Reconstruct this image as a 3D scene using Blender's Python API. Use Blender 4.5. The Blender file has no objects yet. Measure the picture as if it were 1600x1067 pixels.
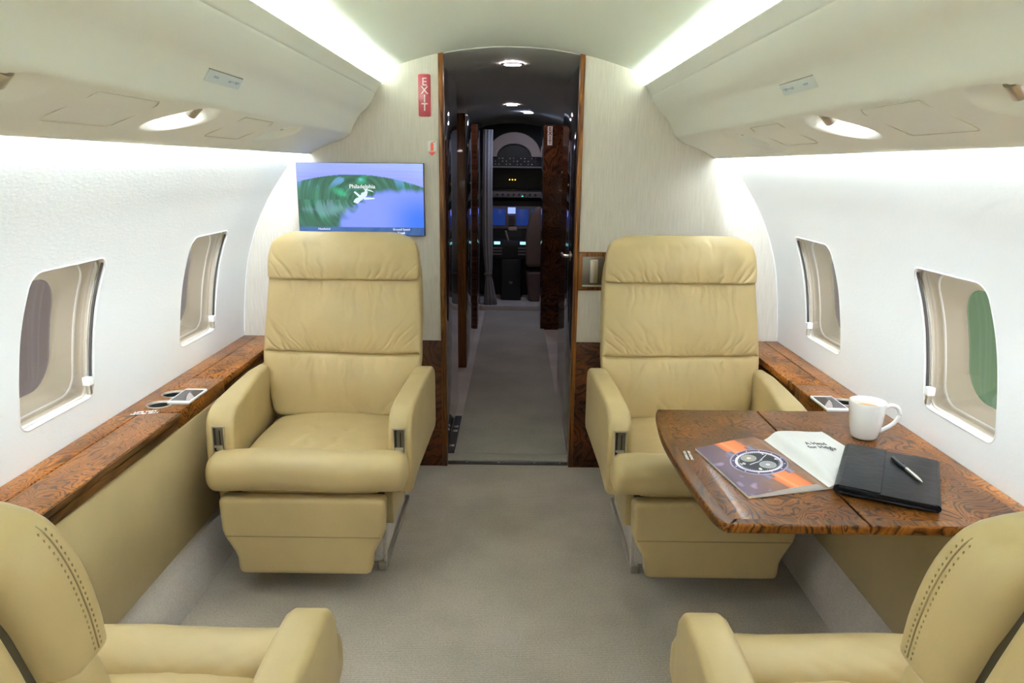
import bpy, bmesh, math, random
import numpy as np
from mathutils import Vector, Matrix, noise as mnoise
R_ = random.Random(7)
C = bpy.context.scene.collection
PI = math.pi

# ------------------------------------------------------------------ materials
def mat(name, col, rough=.5, metal=0, spec=.5, coat=0, emis=None, estr=0):
    m = bpy.data.materials.new(name); m.use_nodes = True
    b = m.node_tree.nodes['Principled BSDF']
    b.inputs['Base Color'].default_value = (*col, 1)
    b.inputs['Roughness'].default_value = rough
    b.inputs['Metallic'].default_value = metal
    b.inputs['Specular IOR Level'].default_value = spec
    b.inputs['Coat Weight'].default_value = coat
    b.inputs['Coat Roughness'].default_value = .04
    if emis:
        b.inputs['Emission Color'].default_value = (*emis, 1)
        b.inputs['Emission Strength'].default_value = estr
    return m
def nd(m, t, **k):
    n = m.node_tree.nodes.new(t)
    for a, v in k.items():
        if a in n.inputs.keys(): n.inputs[a].default_value = v
        else: setattr(n, a, v)
    return n
def ln(m, a, ao, b, bi): m.node_tree.links.new(a.outputs[ao], b.inputs[bi])
def coords(m, scale=(1,1,1), rot=(0,0,0)):
    tc = nd(m, 'ShaderNodeTexCoord'); mp = nd(m, 'ShaderNodeMapping')
    mp.inputs['Scale'].default_value = scale; mp.inputs['Rotation'].default_value = rot
    ln(m, tc, 'Object', mp, 'Vector'); return mp
def ramp(m, stops):
    r = nd(m, 'ShaderNodeValToRGB'); cr = r.color_ramp
    while len(cr.elements) < len(stops): cr.elements.new(.5)
    for e, (p, c) in zip(cr.elements, stops):
        e.position = p; e.color = (*c, 1) if len(c) == 3 else c
    return r
def bump(m, src, out, strength, dist, normal=None):
    b = nd(m, 'ShaderNodeBump'); b.inputs['Strength'].default_value = strength; b.inputs['Distance'].default_value = dist
    ln(m, src, out, b, 'Height')
    if normal: ln(m, normal, 'Normal', b, 'Normal')
    ln(m, b, 'Normal', m.node_tree.nodes['Principled BSDF'], 'Normal'); return b
def noisemix(m, c1, c2, mp, scale, detail=3, lo=.35, hi=.65):
    n = nd(m, 'ShaderNodeTexNoise'); n.inputs['Scale'].default_value = scale; n.inputs['Detail'].default_value = detail
    ln(m, mp, 'Vector', n, 'Vector'); r = ramp(m, [(lo, c1), (hi, c2)]); ln(m, n, 'Fac', r, 'Fac')
    ln(m, r, 'Color', m.node_tree.nodes['Principled BSDF'], 'Base Color'); return n

def leather(name, c):
    m = mat(name, c, .40, spec=.5)
    mp = coords(m)
    noisemix(m, tuple(x*.94 for x in c), tuple(min(1, x*1.05) for x in c), mp, 5)
    v = nd(m, 'ShaderNodeTexVoronoi'); v.inputs['Scale'].default_value = 420; ln(m, mp, 'Vector', v, 'Vector')
    b1 = bump(m, v, 'Distance', .10, .0006)
    n = nd(m, 'ShaderNodeTexNoise'); n.inputs['Scale'].default_value = 28; n.inputs['Detail'].default_value = 4; ln(m, mp, 'Vector', n, 'Vector')
    bump(m, n, 'Fac', .10, .004, b1)
    return m
M = {}
LC = (.51, .382, .185)
M['leather'] = leather('seat_leather', LC)
M['leather_panel'] = leather('panel_leather', (.50, .39, .205))
M['seam'] = mat('seam_leather', (.27,.205,.10), .7)
M['stitch'] = mat('stitch_thread', (.36, .28, .14), .7)
M['groove'] = mat('groove_dark', (.06, .045, .022), .8)

def burl(name, light, mid, dark, sc=(1,1,1), s=3.2, seed=0, fq=30):
    m = mat(name, mid, .32, coat=.10, spec=.12)
    mp = coords(m, sc); mp.inputs['Location'].default_value = (seed, seed*1.7, seed*.6)
    n1 = nd(m, 'ShaderNodeTexNoise'); n1.inputs['Scale'].default_value = s; n1.inputs['Detail'].default_value = 3.2; n1.inputs['Roughness'].default_value = .42
    n1.inputs['Distortion'].default_value = 1.1; ln(m, mp, 'Vector', n1, 'Vector')
    mu = nd(m, 'ShaderNodeMath', operation='MULTIPLY'); mu.inputs[1].default_value = fq; ln(m, n1, 'Fac', mu, 0)
    n2 = nd(m, 'ShaderNodeTexNoise'); n2.inputs['Scale'].default_value = 60; n2.inputs['Detail'].default_value = 3; ln(m, mp, 'Vector', n2, 'Vector')
    ad = nd(m, 'ShaderNodeMath', operation='ADD'); ln(m, mu, 0, ad, 0); ln(m, n2, 'Fac', ad, 1)
    fr = nd(m, 'ShaderNodeMath', operation='PINGPONG'); fr.inputs[1].default_value = 1; ln(m, ad, 0, fr, 0)
    r = ramp(m, [(0, dark), (.34, mid), (.7, light), (1, mid)]); ln(m, fr, 0, r, 'Fac')
    n3 = nd(m, 'ShaderNodeTexNoise'); n3.inputs['Scale'].default_value = 7; n3.inputs['Detail'].default_value = 3; ln(m, mp, 'Vector', n3, 'Vector')
    r3 = ramp(m, [(.38, (.42,.42,.42)), (.62, (1.1,1.1,1.1))]); ln(m, n3, 'Fac', r3, 'Fac')
    mx = nd(m, 'ShaderNodeMix', data_type='RGBA', blend_type='MULTIPLY'); mx.inputs[0].default_value = .75
    m.node_tree.links.new(r.outputs['Color'], mx.inputs[6]); m.node_tree.links.new(r3.outputs['Color'], mx.inputs[7])
    m.node_tree.links.new(mx.outputs[2], m.node_tree.nodes['Principled BSDF'].inputs['Base Color'])
    return m
M['burl'] = burl('burl_wood_ledge', (.40,.15,.028), (.21,.066,.010), (.03,.009,.003), (1,.8,1), 7, 2.3, 44)
M['burl_table'] = burl('burl_wood_table', (.225,.082,.014), (.125,.040,.007), (.012,.004,.002), (1,1.1,1), 5.6, 5.1, 46)
M['burl_dark'] = burl('burl_wood_dado', (.14,.045,.015), (.075,.022,.009), (.015,.006,.004), (1,1,1), 4, 9.4)
M['wood_edge'] = burl('straight_grain_wood', (.19,.08,.022), (.11,.042,.011), (.05,.02,.008), (1,.08,1), 9, 1.2)
M['wood_frame'] = burl('door_frame_wood', (.26,.10,.025), (.15,.05,.013), (.045,.015,.006), (1,1,.06), 9, 4.2)

M['wall'] = mat('sidewall_fabric', (.86,.87,.88), .75, spec=.2)
mp = coords(M['wall'], (1, .45, 1)); n = nd(M['wall'], 'ShaderNodeTexNoise'); n.inputs['Scale'].default_value = 130; n.inputs['Detail'].default_value = 3
ln(M['wall'], mp, 'Vector', n, 'Vector'); bump(M['wall'], n, 'Fac', .3, .0016)
M['fabric'] = mat('bulkhead_fabric', (.63,.60,.53), .85, spec=.15)
mp = coords(M['fabric'], (1, 1, .05)); n = noisemix(M['fabric'], (.66,.61,.54), (.73,.68,.61), mp, 200, 2)
mp2 = coords(M['fabric'], (.04, 1, 1)); n2 = nd(M['fabric'], 'ShaderNodeTexNoise'); n2.inputs['Scale'].default_value = 420; ln(M['fabric'], mp2, 'Vector', n2, 'Vector')
b1 = bump(M['fabric'], n, 'Fac', .12, .0006); bump(M['fabric'], n2, 'Fac', .15, .0006, b1)
M['bin'] = mat('cream_plastic', (.89,.90,.83), .5, spec=.35)
M['bin_joint'] = mat('bin_joint_grey', (.66,.64,.55), .7)
M['ceiling'] = mat('ceiling_cream', (.78,.81,.70), .6, spec=.3)
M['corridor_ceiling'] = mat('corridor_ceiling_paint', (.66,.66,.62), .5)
M['white_soft'] = mat('window_shroud_cream', (.70,.66,.57), .5)
M['white_gloss'] = mat('white_glazed_ceramic', (.86,.87,.88), .12, coat=.5)
M['white_trim'] = mat('white_trim_plastic', (.85,.86,.87), .4)
M['shade'] = mat('window_shade_taupe', (.30,.26,.21), .6)
M['metal'] = mat('satin_metal', (.62,.59,.54), .3, metal=1)
M['metal_dark'] = mat('dark_metal', (.10,.09,.085), .4, metal=.8)
M['plate'] = mat('control_plate_metal', (.22,.20,.18), .35, metal=.9)
M['slot'] = mat('slot_black', (.02,.018,.016), .6)
M['black'] = mat('black_plastic', (.012,.012,.014), .35)
M['black_leather'] = mat('black_leather', (.008,.008,.011), .42, spec=.22)
mp = coords(M['black_leather']); n = nd(M['black_leather'], 'ShaderNodeTexNoise'); n.inputs['Scale'].default_value = 24; n.inputs['Detail'].default_value = 5
ln(M['black_leather'], mp, 'Vector', n, 'Vector'); bump(M['black_leather'], n, 'Fac', .3, .006)
M['gloss_dark'] = mat('dark_lacquer_panel', (.020,.018,.022), .06, spec=.6, coat=.6)
M['coffee'] = mat('milky_coffee', (.50,.30,.14), .25)
M['paper'] = mat('glossy_paper', (.88,.89,.90), .4)
M['ink'] = mat('grey_ink', (.05,.06,.08), .5)
M['red'] = mat('exit_red', (.26,.015,.028), .3)
M['red_icon'] = mat('extinguisher_red', (.75,.09,.05), .4)
M['sign_white'] = mat('sign_white', (.85,.85,.85), .4)
M['placard'] = mat('placard_grey', (.72,.78,.76), .35)
M['placard_ink'] = mat('placard_ink', (.45,.53,.60), .5)
M['phone_screen'] = mat('phone_glass', (.018,.016,.03), .05, coat=.5)
M['phone_body'] = mat('phone_white', (.80,.80,.82), .25)
M['curtain'] = mat('curtain_cloth', (.30,.29,.30), .8)
M['cockpit_cream'] = mat('cockpit_cream', (.42,.32,.27), .6)
M['cockpit_grey'] = mat('cockpit_grey', (.20,.16,.15), .6)
M['seat_cockpit'] = mat('cockpit_seat', (.16,.10,.08), .7)

def carpet(name, a, b, ribs=True):
    m = mat(name, a, .95, spec=.08); mp = coords(m)
    n = nd(m, 'ShaderNodeTexNoise'); n.inputs['Scale'].default_value = 3.2; n.inputs['Detail'].default_value = 5; ln(m, mp, 'Vector', n, 'Vector')
    n2 = nd(m, 'ShaderNodeTexNoise'); n2.inputs['Scale'].default_value = 190; n2.inputs['Detail'].default_value = 2; ln(m, mp, 'Vector', n2, 'Vector')
    if ribs:
        w = nd(m, 'ShaderNodeTexWave', bands_direction='Y'); w.inputs['Scale'].default_value = 42; w.inputs['Distortion'].default_value = 1.6
        w.inputs['Detail'].default_value = 2; w.inputs['Detail Scale'].default_value = 3; ln(m, mp, 'Vector', w, 'Vector')
        a1 = nd(m, 'ShaderNodeMath', operation='MULTIPLY_ADD'); a1.inputs[1].default_value = .38; ln(m, w, 'Fac', a1, 0); ln(m, n2, 'Fac', a1, 2)
        h, ho = a1, 0; lo, hi = .35, .95
    else: h, ho = n2, 'Fac'; lo, hi = .3, .7
    r = ramp(m, [(lo, a), (hi, b)]); ln(m, h, ho, r, 'Fac')
    r2 = ramp(m, [(.35, (.86,.86,.86)), (.65, (1.05,1.05,1.05))]); ln(m, n, 'Fac', r2, 'Fac')
    mx = nd(m, 'ShaderNodeMix', data_type='RGBA', blend_type='MULTIPLY'); mx.inputs[0].default_value = 1
    m.node_tree.links.new(r.outputs['Color'], mx.inputs[6]); m.node_tree.links.new(r2.outputs['Color'], mx.inputs[7])
    m.node_tree.links.new(mx.outputs[2], m.node_tree.nodes['Principled BSDF'].inputs['Base Color'])
    bump(m, h, ho, .5, .002); return m
M['carpet'] = carpet('ribbed_carpet', (.33,.285,.24), (.52,.455,.395))
M['carpet_side'] = carpet('plush_carpet', (.58,.52,.485), (.70,.64,.61), False)
M['runner'] = carpet('corridor_runner', (.44,.41,.36), (.52,.49,.44), False)

m = bpy.data.materials.new('clear_pane'); m.use_nodes = True; nt = m.node_tree; nt.nodes.clear()
o_ = nt.nodes.new('ShaderNodeOutputMaterial'); tr = nt.nodes.new('ShaderNodeBsdfTransparent'); gl = nt.nodes.new('ShaderNodeBsdfGlossy'); gl.inputs['Roughness'].default_value = .03
fr = nt.nodes.new('ShaderNodeFresnel'); fr.inputs['IOR'].default_value = 1.5; mx = nt.nodes.new('ShaderNodeMixShader')
tr.inputs['Color'].default_value = (.93,.94,.93,1)
nt.links.new(fr.outputs[0], mx.inputs[0]); nt.links.new(tr.outputs[0], mx.inputs[1]); nt.links.new(gl.outputs[0], mx.inputs[2]); nt.links.new(mx.outputs[0], o_.inputs[0])
M['pane'] = m

def emit(name, col, s):
    m = bpy.data.materials.new(name); m.use_nodes = True; nt = m.node_tree; nt.nodes.clear()
    o = nt.nodes.new('ShaderNodeOutputMaterial'); e = nt.nodes.new('ShaderNodeEmission'); e.inputs[0].default_value = (*col, 1); e.inputs[1].default_value = s
    nt.links.new(e.outputs[0], o.inputs[0]); return m
def vcol(name, emission=0, rough=.3):
    m = mat(name, (1,1,1), rough); at = nd(m, 'ShaderNodeAttribute', attribute_name='Col'); b = m.node_tree.nodes['Principled BSDF']
    b.inputs['Specular IOR Level'].default_value = .15
    if emission:
        b.inputs['Base Color'].default_value = (.01,.01,.01,1); ln(m, at, 'Color', b, 'Emission Color'); b.inputs['Emission Strength'].default_value = emission
    else: ln(m, at, 'Color', b, 'Base Color')
    return m
EXPO = 1.16
M['cove'] = emit('cove_light_white', (.82,.92,1), 100)
M['wash'] = emit('wall_wash_white', (.80,.90,1), 50)
M['spot_on'] = emit('reading_lamp_lit', (.95,.96,1), 60)
M['down'] = emit('downlight_warm', (1,.84,.82), 60)
M['down_cool'] = emit('downlight_cool', (.62,.72,1), 90)
M['text_emit'] = emit('screen_text', (1,1,1), .55)
M['amber'] = emit('amber_digits', (1,.55,.03), 1.6)
M['cyan'] = emit('cyan_display', (.35,.95,.95), .8)
M['bluedisp'] = emit('blue_display', (.18,.24,.95), 1.0)
M['darkblue'] = mat('dark_screen', (.004,.008,.03), .15, emis=(.01,.03,.16), estr=.45)
M['green_led'] = emit('green_led', (.1,1,.5), .9)

# ------------------------------------------------------------------ object helpers
def link(name, me, m=None, parent=None, smooth=None):
    if m: me.materials.append(m)
    if smooth is not None:
        me.polygons.foreach_set('use_smooth', [True]*len(me.polygons))
        if smooth < 180: me.set_sharp_from_angle(angle=math.radians(smooth))
    o = bpy.data.objects.new(name, me); C.objects.link(o)
    if parent: o.parent = parent
    return o
def mesh(verts, faces):
    me = bpy.data.meshes.new('m'); me.from_pydata([tuple(v) for v in verts], [], faces); me.validate(); me.update(); return me
def fix(me):
    bm = bmesh.new(); bm.from_mesh(me); bmesh.ops.remove_doubles(bm, verts=bm.verts, dist=1e-6); bmesh.ops.recalc_face_normals(bm, faces=bm.faces); bm.to_mesh(me); bm.free(); return me
def bmfin(bm):
    bmesh.ops.recalc_face_normals(bm, faces=bm.faces); me = bpy.data.meshes.new('m'); bm.to_mesh(me); bm.free(); return me
def add_box(bm, lo, hi, bev=0, seg=2, mtx=None):
    r = bmesh.ops.create_cube(bm, size=1); vs = r['verts']
    for v in vs:
        v.co = Vector([(lo[i]+hi[i])/2 + v.co[i]*(hi[i]-lo[i]) for i in range(3)])
    if bev:
        es = list({e for v in vs for e in v.link_edges})
        g = bmesh.ops.bevel(bm, geom=es, offset=bev, segments=seg, affect='EDGES', profile=.5)
        vs = list({v for f in g['faces'] for v in f.verts} | {v for v in vs if v.is_valid})
    if mtx:
        bmesh.ops.transform(bm, matrix=mtx, verts=vs)
    return vs
def box(name, lo, hi, m, parent=None, bev=0, seg=2, mtx=None, smooth=40):
    bm = bmesh.new(); add_box(bm, lo, hi, bev, seg, mtx); return link(name, bmfin(bm), m, parent, smooth)
def prism(name, pts, axis, a, b, m, parent=None, bev=0, seg=3, smooth=40):
    """polygon pts in the plane normal to axis ('x': (y,z), 'y': (x,z), 'z': (x,y)), from a to b"""
    bm = bmesh.new()
    def P(p, t): return {'x': (t, p[0], p[1]), 'y': (p[0], t, p[1]), 'z': (p[0], p[1], t)}[axis]
    A = [bm.verts.new(P(p, a)) for p in pts]; B = [bm.verts.new(P(p, b)) for p in pts]
    n = len(pts); bm.faces.new(A); bm.faces.new(B[::-1])
    for i in range(n): bm.faces.new((A[i], A[(i+1) % n], B[(i+1) % n], B[i]))
    bmesh.ops.recalc_face_normals(bm, faces=bm.faces)
    if bev:
        caps = [f for f in bm.faces if len(f.verts) == n]
        es = list({e for f in caps for e in f.edges})
        bmesh.ops.bevel(bm, geom=es, offset=bev, segments=seg, affect='EDGES', profile=.5)
    return link(name, bmfin(bm), m, parent, smooth)
def rrect(x0, y0, x1, y1, r, n=6):
    out = []
    for cx, cy, a0 in ((x1-r, y1-r, 0), (x0+r, y1-r, 90), (x0+r, y0+r, 180), (x1-r, y0+r, 270)):
        for k in range(n+1):
            a = math.radians(a0+90*k/n); out.append((cx+r*math.cos(a), cy+r*math.sin(a)))
    return out
def loft(name, rings, m, parent=None, caps=True, closed=True, smooth=60):
    n = len(rings[0]); vs = [p for r in rings for p in r]; fs = []
    for i in range(len(rings)-1):
        for j in range(n if closed else n-1):
            k = (j+1) % n; fs.append((i*n+j, i*n+k, (i+1)*n+k, (i+1)*n+j))
    if caps: fs.append(tuple(range(n))); fs.append(tuple((len(rings)-1)*n+j for j in range(n)))
    return link(name, fix(mesh(vs, fs)), m, parent, smooth)
def lathe(name, prof, c, m, parent=None, n=32, ax='z', smooth=50, caps=False):
    rings = []
    for r, h in prof:
        ring = []
        for k in range(n):
            a = 2*PI*k/n; u, v = r*math.cos(a), r*math.sin(a)
            ring.append({'z': (c[0]+u, c[1]+v, c[2]+h), 'y': (c[0]+u, c[1]+h, c[2]+v), 'x': (c[0]+h, c[1]+u, c[2]+v)}[ax])
        rings.append(ring)
    return loft(name, rings, m, parent, caps=caps, smooth=smooth)
def tube(name, pts, r, m, parent=None, n=10, closed=False, smooth=80):
    pts = [Vector(p) for p in pts]; rings = []; N = len(pts)
    up = Vector((0, 0, 1))
    for i, p in enumerate(pts):
        a = pts[(i-1) % N] if closed or i > 0 else p; b = pts[(i+1) % N] if closed or i < N-1 else p
        t = (b-a).normalized(); u = t.cross(up)
        if u.length < .05: u = t.cross(Vector((1, 0, 0)))
        u.normalize(); v = t.cross(u); rr = r[i] if isinstance(r, (list, tuple)) else r
        rings.append([p+u*rr*math.cos(2*PI*k/n)+v*rr*math.sin(2*PI*k/n) for k in range(n)])
    if closed: rings.append(rings[0])
    return loft(name, rings, m, parent, caps=not closed, smooth=smooth)
def text(name, s, size, mtx, m, parent=None, mapf=None, ext=.0002, bold=0, align='CENTER', shear=0):
    cu = bpy.data.curves.new('t', 'FONT'); cu.body = s; cu.size = size; cu.align_x = align; cu.align_y = 'CENTER'; cu.extrude = ext; cu.offset = bold; cu.resolution_u = 3; cu.shear = shear
    t = bpy.data.objects.new('t', cu); C.objects.link(t)
    dg = bpy.context.evaluated_depsgraph_get(); me = bpy.data.meshes.new_from_object(t.evaluated_get(dg)); bpy.data.objects.remove(t)
    if mtx is not None: me.transform(mtx)
    if mapf:
        for v in me.vertices: v.co = mapf(v.co)
    me.materials.clear(); return link(name, me, m, parent)
def tag(o, label=None, cat=None, group=None, kind=None):
    for k, v in (('label', label), ('category', cat), ('group', group), ('kind', kind)):
        if v: o[k] = v
    return o
def thing(name, label, cat, loc=(0,0,0), rz=0, group=None):
    o = bpy.data.objects.new(name, None); C.objects.link(o); o.location = loc; o.rotation_euler = (0, 0, rz); o.empty_display_size = .1
    return tag(o, label, cat, group)
def sroot(name, loc=(0,0,0)):
    o = bpy.data.objects.new(name, None); C.objects.link(o); o.location = loc; o['kind'] = 'structure'; return o
def struct(o): o['kind'] = 'structure'; return o
def boolean(o, cutters):
    """subtract cutter meshes and keep plain mesh data"""
    for c in cutters:
        md = o.modifiers.new('b', 'BOOLEAN'); md.object = c; md.operation = 'DIFFERENCE'; md.solver = 'EXACT'
    bpy.context.view_layer.update()
    dg = bpy.context.evaluated_depsgraph_get(); me = bpy.data.meshes.new_from_object(o.evaluated_get(dg))
    o.modifiers.clear(); old = o.data; o.data = me; bpy.data.meshes.remove(old)
    for c in cutters: bpy.data.objects.remove(c)
    return o

# ------------------------------------------------------------------ cabin shell
YB = 3.19; YA = -2.6
def arc_ceiling(n=30, hw=.665):
    pts = []
    for i in range(n+1):
        x = -hw+2*hw*i/n
        z = 1.850-.33*x*x-.10*x**4
        if abs(x) > .58: z -= 6*(abs(x)-.58)**2
        pts.append((x-.008, z))
    return pts
cp = arc_ceiling()
poly = cp+[(p[0], p[1]+.03) for p in cp[::-1]]
def strip_prism(name, top, th, y0, y1, m, ny=1):
    n = len(top); vs = []; fs = []
    for k in range(ny+1):
        y = y0+(y1-y0)*k/ny
        vs += [(x, y, z) for x, z in top]+[(x, y, z+th) for x, z in top]
    w = 2*n
    for k in range(ny):
        for i in range(n-1):
            a = k*w+i; fs.append((a, a+1, a+1+w, a+w)); b = a+n; fs.append((b+w, b+1+w, b+1, b))
        for e in (0, n-1): fs.append((k*w+e, k*w+n+e, k*w+n+e+w, k*w+e+w))
    for k in (0, ny):
        for i in range(n-1): fs.append((k*w+i, k*w+i+1, k*w+n+i+1, k*w+n+i))
    return link(name, fix(mesh(vs, fs)), m, None, 40)
struct(strip_prism('ceiling', cp, .03, YA, YB, M['ceiling']))
ccp = [(x, z-.004) for x, z in cp if abs(x) < .55]
struct(strip_prism('ceiling.001', ccp, .03, YB+.001, 8.6, M['corridor_ceiling']))
struct(box('floor', (-1.02, YA, -.03), (1.02, 3.205, 0), M['carpet']))
struct(box('floor.001', (-1.1, 3.24, -.03), (1.1, 8.8, 0), M['carpet_side']))

WP = [(1.205,.56),(1.2,.615),(1.192,.72),(1.177,.854),(1.153,.98),(1.112,1.10),(1.058,1.21),(1.0,1.30),(.945,1.375),(.915,1.415),(.897,1.455),(.893,1.53)]
def wall_x(z):
    for (a, b), (c, d) in zip(WPS, WPS[1:]):
        if b <= z <= d: return a+(c-a)*(z-b)/(d-b)
    return WPS[-1][0]
def catmull(P, k=5):
    out = []
    for i in range(len(P)-1):
        p0 = P[max(i-1, 0)]; p1 = P[i]; p2 = P[i+1]; p3 = P[min(i+2, len(P)-1)]
        for j in range(k):
            t = j/k; out.append(tuple(.5*((2*p1[a])+(-p0[a]+p2[a])*t+(2*p0[a]-5*p1[a]+4*p2[a]-p3[a])*t*t+(-p0[a]+3*p1[a]-3*p2[a]+p3[a])*t**3) for a in range(2)))
    return out+[P[-1]]
WPS = catmull(WP, 4)
WIN = [(1.675, 2.0), (2.545, 2.872), (.80, 1.125), (-.07, .255)]
WZ = (.716, 1.116)
for s, side in ((-1, 'left'), (1, 'right')):
    top = [(s*x, z) for x, z in WPS]; outr = [(s*(x+.03), z+.004) for x, z in WPS[::-1]]
    w = prism('wall_'+side, top+outr, 'y', YA, YB, M['wall'], smooth=30)
    cut = [prism('c', rrect(y0, WZ[0], y1, WZ[1], .035), 'x', s*.9, s*1.5, None) for y0, y1 in WIN]
    boolean(w, cut); w.data.polygons.foreach_set('use_smooth', [True]*len(w.data.polygons)); w.data.set_sharp_from_angle(angle=math.radians(30)); struct(w)
k = 0
for s, side in ((-1, 'left'), (1, 'right')):
    for (y0, y1) in WIN[:3]:
        k += 1; r = sroot('window_%d' % k, (0, 0, 0)); yc = (y0+y1)/2; zc = sum(WZ)/2; hw = (y1-y0)/2; hh = (WZ[1]-WZ[0])/2
        def ring(g, dx, rad, dz=0, dy=0, flat=0):
            out = []; rr_ = rrect(yc-hw+g+dy, zc-hh+g+dz, yc+hw-g+dy, zc+hh-g+dz, rad, 8); dn = []
            for i_, p_ in enumerate(rr_):
                q_ = rr_[(i_+1) % len(rr_)]; n_ = 14 if i_ % 9 == 8 else 1
                dn += [(p_[0]+(q_[0]-p_[0])*t_/n_, p_[1]+(q_[1]-p_[1])*t_/n_) for t_ in range(n_)]
            for y, z in dn:
                X = wall_x(z)+dx if not flat else flat
                out.append((s*X, y, z))
            return out
        # soft lip round the opening
        tube('window_frame', [Vector(p) for p in ring(0, .002, .036)], .0035, M['white_trim'], r, 8, True)
        tube('pane_frame', [Vector(p) for p in ring(.004, .022, .034)], .005, M['white_soft'], r, 8, True)
        loft('shroud', [ring(-.003, .031, .04), ring(.004, .05, .05), ring(.012, .052, .06), ring(.03, .092, .08), ring(.045, .10, .09)], M['white_soft'], r, caps=False)
        tube('gasket', [Vector(p) for p in ring(.012, .054, .06)], .0035, M['white_trim'], r, 8, True)
        n = len(ring(0, 0, .03))
        for nm, g, dx, rad in (('pane', .003, .02, .034), ('pane', .043, .102, .09)):
            rg = ring(g, dx, rad); cen = (s*(wall_x(zc)+dx), yc, zc)
            # curved pane: strips between mirrored points
            vs = []; fs = []
            zs = np.linspace(zc-hh+g, zc+hh-g, 14)
            for z in zs:
                e = 0
                dz_ = min(z-(zc-hh+g), (zc+hh-g)-z)
                if dz_ < rad: e = rad-math.sqrt(max(0, rad*rad-(rad-dz_)**2))
                for t in (-1, 1): vs.append((s*(wall_x(z)+dx), yc+t*(hw-g-e), z))
            for i in range(13): fs.append((2*i, 2*i+1, 2*i+3, 2*i+2)[::-s])
            link(nm, mesh(vs, fs), M['pane'], r, 180)
        # taupe sliding shade edge at the forward side and its little latch
        yf = y1-.006
        zs = np.linspace(WZ[0]+.035, WZ[1]-.012, 12)
        loft('shade_rail', [[(s*(wall_x(z)+.006), yf+.003, z), (s*(wall_x(z)+.006), yf, z), (s*(wall_x(z)+.013), yf, z), (s*(wall_x(z)+.013), yf+.003, z)] for z in zs], M['metal_dark'], r)
        lx = wall_x(.765)
        lt = box('latch', (min(s*(lx-.004), s*(lx+.018)), yf-.026, .752), (max(s*(lx-.004), s*(lx+.018)), yf-.004, .776), M['white_trim'], r, .003)
        box('latch_clip', (min(s*(lx+.001), s*(lx+.014)), yf-.018, .724), (max(s*(lx+.001), s*(lx+.014)), yf-.006, .752), M['metal'], lt, .002)

# side wall lower: carpet riser, leather panel
for s, side in ((-1, 'left'), (1, 'right')):
    pts = [(s*.992, 0), (s*1.0, .05), (s*1.03, .186), (s*1.07, .186), (s*1.07, 0)]
    struct(prism('baseboard_'+side, pts, 'y', YA, YB-.002, M['carpet_side']))
    struct(box('trim_%d' % (1 if s < 0 else 2), (min(s*1.02, s*1.06), YA, .186), (max(s*1.02, s*1.06), YB-.002, .566), M['leather_panel'], bev=.004))

# bulkhead: fabric panels either side of the doorway, dark burl dado
bk = sroot('wall_front')
for s in (-1, 1):
    xi = .303 if s < 0 else .290
    box('fabric_panel', (min(s*xi, s*1.25), YB, .604), (max(s*xi, s*1.25), YB+.03, 1.95), M['fabric'], bk)
    box('wood_dado', (min(s*xi, s*1.06), YB-.004, 0), (max(s*xi, s*1.06), YB+.03, .604), M['burl_dark'], bk, .001)
box('header', (-.303, YB+.002, 1.852), (.29, YB+.03, 1.95), M['ceiling'], bk)
struct(box('wall_back', (-1.25, YA-.03, 0), (1.25, YA, 1.95), M['fabric']))
# curved closing seam where bulkhead meets side wall
for s in (-1, 1):
    sm = prism('seam_strip', [(s*(x-.004), z) for x, z in WPS if .62 < z < 1.41]+[(s*x, z) for x, z in WPS[::-1] if .62 < z < 1.41], 'y', YB-.003, YB-.0005, M['white_trim'], bk, smooth=40)

# door frame
df = sroot('door_1')
box('frame_post', (-.312, YB-.008, 0), (-.290, YB+.045, 1.832), M['wood_frame'], df, .003)
box('frame_post', (.276, YB-.008, 0), (.296, YB+.045, 1.834), M['wood_frame'], df, .003)
box('sill', (-.290, 3.206, -.01), (.276, 3.232, .006), M['metal_dark'], df, .002)
for x in (-.2, -.05, .12, .24): lathe('screw', [(0, .0065), (.004, .0062), (.004, .006)], (x, 3.219, 0), M['metal'], df, 10)
box('latch_surround', (.292, YB-.010, .84), (.42, YB+.02, 1.01), M['wood_frame'], df, .008, 3)
box('latch_recess', (.312, YB-.0125, .863), (.405, YB-.009, .99), M['plate'], df, .001)
box('latch_rim', (.312, YB-.017, .858), (.405, YB-.009, .866), M['metal'], df, .001)
box('latch_handle', (.345, YB-.028, .877), (.378, YB-.011, .978), M['metal'], df, .004)

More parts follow.
